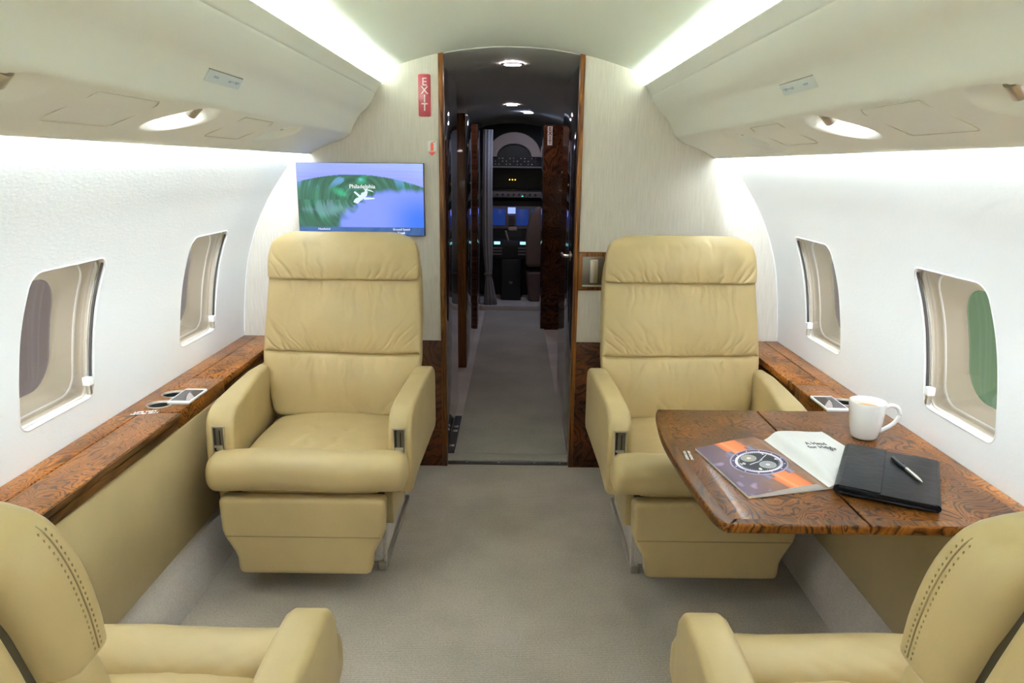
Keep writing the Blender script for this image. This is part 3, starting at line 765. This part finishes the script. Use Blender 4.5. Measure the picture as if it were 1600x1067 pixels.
# mug
mg = thing('coffee_mug', 'white ceramic mug of milky coffee on the table', 'mug', (.998, 1.928, ZT))
pr = [(0, 0), (.028, 0), (.0325, .002), (.036, .008), (.041, .03), (.0445, .055), (.0468, .08), (.0485, .104), (.0478, .1065), (.0462, .1055), (.0445, .09), (.042, .06), (.038, .03), (.030, .008), (0, .006)]
lathe('mug_body', pr, (0, 0, 0), M['white_gloss'], mg, 48, smooth=60)
lathe('coffee', [(0, .084), (.0440, .084), (.0440, .0855), (0, .0855)], (0, 0, 0), M['coffee'], mg, 40)
hp = catmull([(.046, .088), (.062, .096), (.080, .090), (.087, .070), (.076, .047), (.056, .030), (.040, .020)], 5)
dr = Vector((math.cos(-.12), math.sin(-.12), 0))
tube('handle', [dr*x+Vector((0, 0, z)) for x, z in hp], .0058, M['white_gloss'], mg, 12)

# magazine
mgz = thing('open_magazine', 'open glossy magazine with a watch photograph lying on the table', 'magazine', (.703, 1.73, ZT))
MO = Vector((.703, 1.73, ZT))
Lp = [(.499,1.816), (.550,1.525), (.755,1.581), (.703,1.884)]    # outer top, outer bottom, spine bottom, spine top
Rp = [(.889,1.949), (.945,1.655)]
def lerp(a, b, t): return a+(b-a)*t
def left_page(u, v, dz=0):          # u 0 outer ..1 spine ; v 0 bottom ..1 top
    a = np.array(Lp[1])*(1-v)+np.array(Lp[0])*v; b = np.array(Lp[2])*(1-v)+np.array(Lp[3])*v
    p = a+(b-a)*u; z = .006+.011*math.sin(min(1, u/.80)*PI/2)**1.5*(1 if u < .8 else 1)-(.012*sm01((u-.82)/.18))
    return Vector((p[0], p[1], ZT+float(z)+dz))-MO
def right_page(u, v, dz=0):         # u 0 spine .. 1 outer
    a = np.array(Lp[2])*(1-v)+np.array(Lp[3])*v; b = np.array(Rp[1])*(1-v)+np.array(Rp[0])*v
    p = a+(b-a)*u; z = .005+.020*sm01(u/.22)*(1-.45*sm01((u-.22)/.5))
    if u > .55: z = z-(.009)*sm01((u-.55)/.45)
    ex_, ey_ = .885-.776, 1.817-1.536; d_ = -((p[0]-.776)*ey_-(p[1]-1.536)*ex_)/math.hypot(ex_, ey_)
    z = min(z, .0036+max(0, d_-.004)*.40)
    return Vector((p[0], p[1], ZT+float(z)+dz))-MO
def paint_watch(u, v):
    """watch on a strap over a mottled brown and violet ground; u across 0..1, v up 0..1"""
    x = u*.212; y = v*.295
    n1 = mnoise.noise((u*5, v*6, 1)); n2 = mnoise.noise((u*9+4, v*9, 5)); n3 = mnoise.noise((u*20, v*20, 8))
    br = np.array((.22, .105, .055))*(1+.5*n1+.15*n3); vi = np.array((.13, .085, .13))
    t = float(sm01((.55-u)/.5+n1*.4)); c = br*(1-t)+vi*t
    c = c+np.array((.30, .26, .45))*max(0, n2-.32)*2.0*(1 if u < .6 else .2)
    cx, cy = .112, .152; R = .073
    ang = math.radians(64); ax = (math.cos(ang), math.sin(ang))       # strap direction
    dx, dy = x-cx, y-cy; al = dx*(-.17)+dy*.985; ac = dx*.985+dy*.17; r = math.hypot(dx, dy)
    # strap
    if abs(ac) < .036-.006*abs(al)/.15 and abs(al) > .05:
        e = abs(ac)/.036; c = np.array((.80, .20, .07))*(1.05-.55*e*e)+np.array((.25, .2, .15))*max(0, 1-abs(ac+.012)/.008)*.6
    if abs(abs(ac)-.033) < .012 and .04 < abs(al) < .088: c = np.array((.22, .18, .27))*(1.2-abs(abs(ac)-.033)*60)
    if abs(al) < .015 and .06 < ac < .090: c = np.array((.30, .26, .36))*(1 if int(al*700) % 2 else .5)
    def putring(r0, r1, col):
        nonlocal c
        if r0 <= r < r1: c = np.array(col)*(.75+.5*abs(math.sin(math.atan2(dy, dx)*1.5+.8)))
    if r < R: c = np.array((.045, .03, .075))
    putring(.069, .073, (.36, .32, .46)); putring(.060, .069, (.05, .035, .085))
    putring(.053, .060, (.75, .72, .88)); 
    if r < .053: c = np.array((.010, .010, .020))
    if .048 < r < .053:
        a = (math.degrees(math.atan2(dy, dx)) % 6)
        if a < 1.6: c = np.array((.5, .5, .6))
    def sub(ox, oy, rr, col):
        nonlocal c
        q = math.hypot(dx-ox, dy-oy)
        if q < rr:
            w = .5+.5*math.sin(q*2400); sp = .5+.5*math.sin(math.atan2(dy-oy, dx-ox)*24)
            c = np.array(col)*(.25+.75*w*(.5+.5*sp))
            if q < rr*.28: c = np.array(col)*1.1
            if q > rr*.92: c = np.array((.55, .55, .6))
    sub(-.014, .027, .020, (.72, .68, .58)); sub(.012, -.024, .021, (.70, .70, .76))
    for k in range(12):
        a = k*PI/6; px, py = .064*math.cos(a), .064*math.sin(a)
        if math.hypot(dx-px, dy-py) < .0022: c = np.array((.7, .7, .8))
    def seg(x0, y0, x1, y1, w, col):
        nonlocal c
        L2 = (x1-x0)**2+(y1-y0)**2; t = max(0, min(1, ((dx-x0)*(x1-x0)+(dy-y0)*(y1-y0))/L2))
        if math.hypot(dx-x0-t*(x1-x0), dy-y0-t*(y1-y0)) < w: c = np.array(col)
    seg(0, 0, .040, .030, .0012, (.8, .8, .85)); seg(0, 0, -.028, -.006, .0017, (.8, .8, .85)); seg(-.006, -.003, .012, .006, .002, (.5,.5,.55))
    return np.clip(c, 0, 1)
def colgrid(name, fn, col, nu, nv, m, parent, th=0):
    vs = [fn(i/nu, j/nv) for j in range(nv+1) for i in range(nu+1)]
    fs = [(j*(nu+1)+i, j*(nu+1)+i+1, (j+1)*(nu+1)+i+1, (j+1)*(nu+1)+i) for j in range(nv) for i in range(nu)]
    me = mesh(vs, fs)
    if col:
        at = me.color_attributes.new('Col', 'FLOAT_COLOR', 'POINT')
        buf = []
        for j in range(nv+1):
            for i in range(nu+1): buf += [*[float(q) for q in col(i/nu, j/nv)], 1]
        at.data.foreach_set('color', buf)
    return link(name, me, m, parent, 180)
M['photo_page'] = vcol('printed_photo_page', 0, .42)
lp = colgrid('photo_page', left_page, paint_watch, 230, 320, M['photo_page'], mgz)
colgrid('text_page', right_page, None, 60, 8, M['paper'], mgz)
def block(nm, fn, lo, us, par):
    """page block below a page surface"""
    n = len(us); vs = []; fs = []
    for v in (0, 1):
        for u in us: vs.append(fn(u, v, -.0004))
        for u in us: p = fn(u, v); vs.append(Vector((p.x, p.y, .0003)))
    for k in (0, 1):
        b = k*2*n
        for i in range(n-1): fs.append((b+i, b+i+1, b+n+i+1, b+n+i))
    for i in range(n-1): fs.append((i, i+1, 2*n+i+1, 2*n+i)); fs.append((n+i, n+i+1, 3*n+i+1, 3*n+i))
    for i in (0, n-1): fs.append((i, n+i, 3*n+i, 2*n+i))
    return link(nm, fix(mesh(vs, fs)), M['paper'], par, 40)
block('page_stack', left_page, 0, list(np.linspace(0, 1, 24)), mgz); block('page_stack', right_page, 0, list(np.linspace(0, 1, 24)), mgz)
def on_right(co): return right_page(co.x/.21, co.y/.295, .0011+co.z)
def on_left(co): return left_page(co.x/.212, co.y/.295, .0008+co.z)
text('headline', 'A Head', .024, Matrix.Translation((.112, .200, 0)), M['ink'], mgz, on_right, bold=.0002)
text('headline', 'for Heights', .024, Matrix.Translation((.122, .175, 0)), M['ink'], mgz, on_right, bold=.0002)
text('byline', 'words and pictures', .006, Matrix.Translation((.155, .075, 0)), M['ink'], mgz, on_right)
for sx, sy, ch_ in ((.030,.036,'2'), (.046,-.004,'4'), (-.018,-.040,'8'), (-.044,.003,'10')):
    text('dial_numeral', ch_, .015, Matrix.Translation((.112+sx, .152+sy, 0)), M['sign_white'], lp, on_left, bold=.0005)

# black leather folio and pen
a_ = math.atan2(1.719-1.817, 1.065-.885)
fo = thing('leather_folio', 'black leather folio with a wide flap, overlapping the magazine', 'folio', (.920, 1.632, ZT+.004), a_)
fw, fh = .200, .297
def folio_block(nm, x0, x1, y0, y1, z0, z1, m, bev=.003, par=None, tilt=None):
    pts = rrect(x0, y0, x1, y1, .006, 4); return prism(nm, pts, 'z', z0, z1, m, par or fo, bev, 3, 60)
folio_block('back_cover', -fw/2, fw/2, -fh/2, fh/2, .0005, .0065, M['black_leather'])
folio_block('paper_pad', -fw/2+.01, fw/2-.006, -fh/2+.006, fh/2-.006, .0066, .0135, M['black'], .001)
folio_block('front_cover', -fw/2, fw/2, -fh/2, fh/2, .0136, .0185, M['black_leather'], .002)
fl = folio_block('flap', -fw/2-.002, -fw/2+.088, -fh/2+.001, fh/2-.001, .0186, .0226, M['black_leather'], .0018)
# rolled spine
tube('spine', [(-fw/2+.001, y, .0115) for y in np.linspace(-fh/2+.003, fh/2-.003, 20)], .0108, M['black_leather'], fo, 18)
tube('rolled_edge', [(fw/2-.001, y, .0095) for y in np.linspace(-fh/2+.003, fh/2-.003, 20)], .0088, M['black_leather'], fo, 18)
px, py = (.967, 1.713), (.962, 1.566)
pn = thing('ballpoint_pen', 'black and silver ballpoint pen lying on the leather folio', 'pen', (.9645, 1.64, ZT+.0280), math.atan2(px[1]-py[1], px[0]-py[0]))
tube('cap', [(x, 0, 0) for x in (.001, .004, .06, .070, .074)], [.0046, .005, .0052, .0044, .0025], M['black'], pn, 18)
tube('barrel', [(x, 0, 0) for x in (.0, -.05, -.062, -.072, -.076)], [.0048, .0046, .0038, .0018, .0006], M['metal'], pn, 18)
box('clip', (.018, -.0013, .005), (.070, .0013, .0066), M['black'], pn, .0005)

# ------------------------------------------------------------------ wall screen, signs
TV = thing('wall_screen', 'flat moving-map screen on the bulkhead above the left armchair', 'screen', (-.645, 3.16, 1.225))
TV.rotation_euler = (0, math.radians(-.15), 0)
box('screen_housing', (-.270, .0, -.153), (.270, .029, .153), M['black'], TV, .002)
def tvf(u, v): return Vector(((u-.5)*.536, -.0008, (v-.5)*.302))
def tvcol(u, v):
    n = mnoise.noise; x = u; y = v
    d = math.hypot((x-.47)*1.75, (y-.50)*1.0); a = math.atan2((y-.5), (x-.47)*1.75)
    sw = n((a*1.2, d*16, 3)); sw2 = n((a*.8+7, d*36, 9)); sw3 = n((a*1.5+2, d*9, 4))
    if y < .115: return np.array((.055, .12, .30))*(1.15-.3*x)+np.array((.02, .05, .02))*sw
    hor = .845-.55*(x-.44)**2
    if y > hor:
        t = (y-hor)/.2; c = np.array((.26, .30, .90))*(1-t)+np.array((.30, .38, .92))*t
        c = c*(1+.12*n((x*2, y*40, 1)))
        return c
    land = np.array((.045, .13, .085))*(1+.5*sw2)+np.array((.02, .12, .07))*max(0, sw3)
    sea = np.array((.20, .27, .86)) if x < .75 else np.array((.20, .27, .86))
    q = float(sm01((x-.62)/.35)*sm01((.72-y)/.5)); sea = sea*(1-q)+np.array((.045, .16, .80))*q
    # land/sea boundary: spiral round the aircraft
    edge_ = .50+.30*(x-.5)-y+(.06*sw) + (.10 if x > .62 else 0)
    k = float(sm01(((x-.37)-(.42-y)*-.35+.10*sw3-.30*max(0, y-.30)*1.0)/.10))
    k *= float(sm01((.68-.12*abs(x-.9)-y+.03*sw)/.10))
    if x < .62: k *= float(sm01((.46-y+.9*max(0, x-.42)+.05*sw)/.08))
    c = land*(1-k)+sea*k
    # streaks of water over the land in the upper left
    st = float(sm01((sw3+.15*sw2-.22)/.15))*float(sm01((y-.62)/.15)); c = c*(1-st*.75)+np.array((.13, .30, .62))*st*.75
    gr = max(0, n((a*2+3, d*6, 12))-.25)*1.3; c = c+np.array((0, .30, .12))*gr*(1-k)
    lf = float(sm01((.42-abs(y-.36)*3-abs(x-.24)*1.2+.3*sw2)/.3)); c = c*(1-.45*lf)+np.array((.20, .33, .42))*.45*lf
    return np.clip(c, 0, 1)
M['tv'] = vcol('map_screen', .62, .2)
tvp = colgrid('screen_panel', tvf, tvcol, 240, 136, M['tv'], TV)
RX = Matrix.Rotation(PI/2, 4, 'X')
text('map_text', 'Philadelphia', .0235, Matrix.Translation((.008, -.0018, .0545)) @ RX, M['text_emit'], TV)
for x, w_ in ((-.162, 'Headwind'), (.170, 'Ground Speed')):
    text('map_text', w_, .0125, Matrix.Translation((x, -.0018, -.125)) @ RX, M['text_emit'], TV)
    text('map_text', '0 mph', .0125, Matrix.Translation((x, -.0018, -.140)) @ RX, M['text_emit'], TV, bold=.0003)
def flat(name, polys, y, m, par, th=.0006):
    vs = []; fs = []
    for P in polys:
        b = len(vs); n = len(P); vs += [(x, y, z) for x, z in P]+[(x, y+th, z) for x, z in P]
        fs.append(tuple(range(b, b+n))); fs.append(tuple(range(b+n, b+2*n)))
        for i in range(n): fs.append((b+i, b+(i+1) % n, b+n+(i+1) % n, b+n+i))
    return link(name, fix(mesh(vs, fs)), m, par)
# aircraft symbol, photo pixels (crop of the screen) scaled to metres
def ap(x, y): return ((x-800)/1600*.384+.000, -(y-514)/1029*.246-.041)
air = [[(665,385),(700,330),(760,300),(830,225),(900,190),(930,200),(915,260),(880,310),(800,360),(740,415)],
       [(770,300),(680,215),(700,195),(740,225),(820,290)], [(860,300),(1045,310),(1048,330),(860,345)],
       [(875,200),(880,160),(910,150),(915,220)], [(845,150),(870,148),(985,175),(1045,215),(960,190),(880,172)], [(810,245),(815,220),(860,215),(850,260)]]
M['air'] = emit('aircraft_symbol', (.72, .85, .88), .5)
flat('aircraft_symbol', [[ap(*p) for p in P] for P in air], -.0022, M['air'], TV)
ex = thing('exit_sign', 'red vertical EXIT sign on the bulkhead above the screen', 'sign', (-.3695, YB, 1.653))
prism('sign_plate', rrect(-.0255, -.084, .0255, .084, .006, 4), 'y', -.0035, 0, M['red'], ex, .0008)
for i, ch_ in enumerate('EXIT'):
    text('sign_letter', ch_, .044, Matrix.Translation((0, -.0040, .053-.0335*i)) @ RX, M['sign_white'], ex, bold=.0005)
fe = thing('extinguisher_sign', 'small white sign with a red fire extinguisher and arrow beside the doorway', 'sign', (-.341, YB, 1.441))
flat('sign_plate', [[(-.019,-.012),(.019,-.012),(.019,.030),(-.019,.030)]], -.0020, M['sign_white'], fe, .0019)
flat('extinguisher_icon', [[(-.006,-.010),(.006,-.010),(.006,.018),(.002,.023),(.002,.026),(-.002,.026),(-.002,.023),(-.006,.018)], [(.004,.024),(.013,.024),(.013,.0275),(.004,.0275)]], -.0028, M['red_icon'], fe)
flat('arrow_icon', [[(-.016,-.016),(.016,-.016),(0,-.031)]], -.0028, M['red_icon'], fe)

# ------------------------------------------------------------------ corridor beyond the doorway
struct(box('floor.002', (-.30, 3.245, 0), (.29, 3.315, .012), M['runner'], bev=.003))
rn = box('corridor_runner', (-.265, 3.33, 0), (.278, 6.95, .008), M['runner'], bev=.003); tag(rn, 'plain beige runner covering the corridor floor beyond the doorway', 'runner')
ft = thing('seat_track_box', 'black metal track at the left edge of the corridor floor', 'floor track', (-.288, 3.6, 0))
box('track_base', (-.018, -.26, 0), (.018, .26, .012), M['slot'], ft, .002)
for y in (-.19, .02, .08): box('track_plate', (-.012, y-.012, .012), (.012, y+.012, .015), M['metal'], ft, .001)
struct(box('wall_corridor_left', (-.345, 3.24, 0), (-.308, 4.12, 1.80), M['gloss_dark'], bev=.002))
dl = thing('corridor_door', 'dark glossy door panel with lever handle lining the right of the corridor', 'door', (.30, 3.24, 0)); box('door_panel', (-.017, 0, 0), (.02, 1.06, 1.80), M['gloss_dark'], dl, .002)
struct(box('wall_outer_left', (-1.15, 3.225, 0), (-1.12, 8.6, 1.9), M['corridor_ceiling']))
struct(box('wall_outer_right', (1.12, 3.225, 0), (1.15, 8.6, 1.9), M['corridor_ceiling']))
struct(box('wall_cockpit', (-1.12, 8.6, 0), (1.12, 8.63, 1.9), M['black']))
for s in (-1, 1):
    struct(box('ceiling_side', (min(s*.54, s*1.12), 3.225, 1.72), (max(s*.54, s*1.12), 8.6, 1.75), M['corridor_ceiling']))
def galley(label, lo, hi, cat='cabinet', edge_m='burl_dark', nm='tall_cabinet'):
    c0 = ((lo[0]+hi[0])/2, lo[1], 0); t = thing(nm, label, cat, c0)
    L_ = (lo[0]-c0[0], 0, lo[2]); H_ = (hi[0]-c0[0], hi[1]-lo[1], hi[2])
    box('carcass', (L_[0], .03, L_[2]), H_, M['gloss_dark'], t, .002); box('front_panel', L_, (H_[0], .0295, H_[2]), M[edge_m], t, .003); return t
g1 = galley('dark cabinet with a warm wood edge on the left of the corridor', (-1.1, 4.90, 0), (-.312, 6.05, 1.70), edge_m='wood_frame')
g2 = galley('dark burl cabinet end deeper in on the left of the corridor, beside the curtain', (-1.1, 6.15, 0), (-.300, 6.9, 1.70))
g3 = galley('dark burl wood partition on the right of the corridor with a small sign', (.245, 6.15, 0), (1.1, 6.9, 1.70), 'partition', nm='wood_partition')
sg = thing('partition_sign', 'small white vertical sign with dark red letters on the right wood partition', 'sign', (.292, 6.149, 1.615))
flat('sign_plate', [[(-.020,-.075),(.020,-.075),(.020,.075),(-.020,.075)]], -.003, M['sign_white'], sg, .003)
for i, ch_ in enumerate('EXIT'): text('sign_letter', ch_, .04, Matrix.Translation((0, -.0036, .052-.034*i)) @ RX, M['red'], sg, bold=.0008)
dh_ = tube('door_handle', [(-.017, .26, .955), (-.045, .26, .955), (-.053, .27, .955), (-.053, .35, .955)], .008, M['metal'], dl, 12); lathe('handle_rose', [(0, -.008), (.02, -.006), (.024, 0)], (-.017, .26, .955), M['metal'], dh_, 24, 'x')
for i, (x, y, z, mm, lb) in enumerate(((-.006, 3.66, 1.838, 'down', 'round ceiling downlight just beyond the doorway'), (-.02, 6.0, 1.838, 'down', 'small round ceiling downlight halfway down the corridor'), (.125, 6.75, 1.832, 'down_cool', 'bluish ceiling downlight nearest the cockpit'))):
    t = thing('downlight', lb, 'ceiling light', (x, y, z), 0, 'corridor downlights'); lathe('trim_ring', [(.040, .0), (.052, -.003), (.056, .004)], (0, 0, 0), M['metal'], t, 32); lathe('lens', [(0, -.001), (.040, -.001), (.040, .004)], (0, 0, 0), M[mm], t, 32)

# curtain at the cockpit entrance
cu = thing('curtain', 'pale grey curtain tied back at the left of the cockpit entrance', 'curtain', (-.235, 7.03, 0))
rings = []
for z, w, xc in ((1.70, .045, -.01), (1.2, .045, -.015), (.7, .048, -.012), (.42, .036, 0), (.33, .030, 0), (.28, .036, .005), (.12, .055, .015), (.05, .062, .02)):
    rings.append([(xc+w*math.cos(2*PI*k/48)*(1+.12*math.sin(k*PI/48*14)), .035*math.sin(2*PI*k/48)*(1+.25*math.cos(2*PI*k/48*9)), z) for k in range(48)])
loft('cloth', rings, M['curtain'], cu, smooth=180); box('tie_band', (-.040, -.04, .34), (.036, .04, .365), M['cockpit_grey'], cu, .006)

# cockpit
struct(box('wall_cockpit_left', (-1.1, 6.98, 0), (-.305, 7.01, 1.75), M['gloss_dark'])); struct(box('wall_cockpit_right', (.290, 6.98, 0), (1.1, 7.01, 1.75), M['gloss_dark']))
st = box('cockpit_step', (-.30, 6.97, 0), (.285, 7.02, .05), M['carpet_side'], bev=.004); tag(st, 'low carpeted step at the cockpit threshold', 'step')
fl2 = box('floor.003', (-.9, 7.021, .0), (.9, 8.59, .045), M['carpet_side']); struct(fl2)
oh = thing('overhead_console', 'arched cream overhead console with black switch panel in the cockpit', 'console', (0, 7.35, 1.42))
for r0, r1, zc, nm, mm in ((.205, .265, .10, 'arch', 'cockpit_cream'),):
    pts = [(r1*math.cos(a), zc-.06+.235*math.sin(a)) for a in np.linspace(0, PI, 20)]+[(r0*math.cos(a)*.82, zc-.06+.125*math.sin(a)) for a in np.linspace(PI, 0, 20)]
    prism(nm, pts, 'y', 0, .05, M[mm], oh, .008)
pts = [(.165*math.cos(a), .03+.12*math.sin(a)) for a in np.linspace(0, PI, 20)]+[(-.25, .0), (-.25, -.05), (.25, -.05), (.25, .0)]
sp = prism('switch_panel', pts, 'y', .03, .06, M['black'], oh)
for j in range(3):
    for i in range(13): 
        if (i+j) % 3: lathe('switch', [(0, -.01), (.005, -.008), (.006, 0)], (-.22+.036*i, .03, -.03+.028*j), M['metal'], sp, 8, 'y')
box('lower_rim', (-.26, .0, -.065), (.26, .05, -.05), M['cockpit_grey'], oh, .004)
ws_ = thing('windscreen_frame', 'dark windscreen area with amber digits in the cockpit', 'windscreen', (0, 7.95, 1.2))
box('dark_screen', (-.6, 0, -.06), (.6, .02, .17), M['black'], ws_)
for i in range(3): box('amber_light', (-.052+.030*i, -.006, .027), (-.040+.030*i, -.001, .037), M['amber'], ws_, .001)
gsd = thing('glareshield', 'grey glareshield strip with knobs and a green light across the cockpit', 'glareshield', (0, 7.55, 1.09))
box('shield_strip', (-.5, 0, -.028), (.5, .1, .030), M['cockpit_grey'], gsd, .004); box('shield_top', (-.5, .02, .031), (.5, .35, .045), M['black'], gsd)
for i in range(9): lathe('knob', [(0, -.014), (.009, -.012), (.010, 0)], (-.22+.055*i, 0, .002), M['slot'], gsd, 12, 'y')
box('green_light', (.082, -.004, -.018), (.096, 0, -.010), M['green_led'], gsd)
ip = thing('instrument_panel', 'cockpit instrument panel with dark blue displays and a bright centre screen', 'instrument panel', (0, 7.65, .62))
box('panel_face', (-.55, 0, -.575), (.55, .03, .40), M['black'], ip)
box('panel_bezel', (-.30, -.012, .12), (.42, 0, .35), M['cockpit_grey'], ip, .004)
for x0, x1 in ((-.215, -.085), (.030, .155), (.19, .32)): box('display', (x0, -.016, .155), (x1, -.0125, .325), M['darkblue'], ip, .001)
box('centre_display', (-.058, -.018, .275), (.020, -.0125, .338), M['bluedisp'], ip, .001)
for k_ in range(5): box('centre_key', (-.05, -.017, .15+.022*k_), (.012, -.0125, .162+.022*k_), M['metal_dark'], ip)
ped = thing('centre_pedestal', 'cockpit centre pedestal with throttle levers and two lit keypads', 'pedestal', (-.015, 7.3, .045))
box('pedestal_body', (-.10, 0, 0), (.10, .3, .42), M['black'], ped, .01)
box('pedestal_top', (-.22, .02, .42), (.24, .33, .60), M['black'], ped, .01)
for x in (-.145, .115):
    box('keypad_screen', (x-.030, .014, .565), (x+.030, .0195, .592), M['cyan'], ped)
    for j in range(3): box('keypad_row', (x-.05, .014, .46+.03*j), (x+.05, .0195, .475+.03*j), M['cockpit_grey'], ped)
tube('throttle', [(-.03, .05, .58), (-.06, .02, .70)], .010, M['cockpit_cream'], ped, 8); box('throttle_grip', (-.035, .03, .70), (.055, .07, .735), M['cockpit_cream'], ped, .008)
box('pedestal_plate', (-.02, -.004, .17), (.012, 0, .195), M['cockpit_grey'], ped)
ps = thing('pilot_seat', 'dark pilot seat partly hidden at the right of the cockpit entrance', 'seat', (.33, 7.25, .045))
pillow('seat_back', [(.35, 0, .20, 0, .05), (.7, 0, .20, -.0, .055), (.95, 0, .13, .0, .05)], 20, M['seat_cockpit'], ps, nf=30, er0=.04, er1=.08)
pillow('seat_base', [(0, 0, .17, .12, .14), (.30, 0, .20, .12, .16)], 8, M['seat_cockpit'], ps, nf=30)
# ------------------------------------------------------------------ hangar outside the windows
hg = thing('hangar_panel', 'green panel seen outside through the near right window', 'panel', (2.6, 3.2, 0))
M['green'] = mat('outside_green', (.008,.085,.026), .5); M['purple'] = mat('outside_violet', (.045,.034,.048), .6)
box('panel_board', (0, -1.2, -.6), (.05, 1.4, 1.6), M['green'], hg)
hg3 = thing('hangar_panel', 'grey violet panel seen outside through the far right window', 'panel', (2.6, 4.7, 0)); box('panel_board', (0, 0, -.6), (.05, 3.2, 1.6), M['purple'], hg3)
hp2 = thing('hangar_panel', 'dark violet panel seen outside through the near left window', 'panel', (-2.6, 3.2, 0))
box('panel_board', (-.05, -1.2, -.6), (0, 1.4, 1.15), M['purple'], hp2)
hp3 = thing('hangar_panel', 'grey violet panel seen outside through the far left window', 'panel', (-2.6, 4.7, 0)); box('panel_board', (-.05, 0, -.6), (0, 3.2, 1.6), M['purple'], hp3)

w = bpy.data.worlds.new('World'); bpy.context.scene.world = w; w.use_nodes = True
w.node_tree.nodes['Background'].inputs[0].default_value = (.62, .57, .53, 1); w.node_tree.nodes['Background'].inputs[1].default_value = 2.2

# ------------------------------------------------------------------ camera from the measured vanishing points
f_ = 1137.6
cam = bpy.data.cameras.new('Camera'); co = bpy.data.objects.new('Camera', cam); C.objects.link(co)
cam.sensor_width = 36; cam.lens = 36*f_/1600; cam.clip_start = .02
Yc = Vector(((805-800)/f_, (533.5-260)/f_, -1)).normalized(); Dc = Vector(((746-800)/f_, (533.5-5264)/f_, -1)).normalized()
Zc = -(Dc-Yc*Dc.dot(Yc)).normalized(); Xc = Yc.cross(Zc)
Rm = Matrix((Xc, Yc, Zc))       # rows: world axes in camera coordinates
co.matrix_world = Matrix.Translation((.012, 0, 1.37)) @ Rm.to_4x4()
sc_ = bpy.context.scene; sc_.camera = co
sc_.view_settings.view_transform = 'Standard'; sc_.view_settings.look = 'None'; sc_.view_settings.gamma = 1; sc_.view_settings.exposure = EXPO
sc_.cycles.max_bounces = 10; sc_.cycles.diffuse_bounces = 6
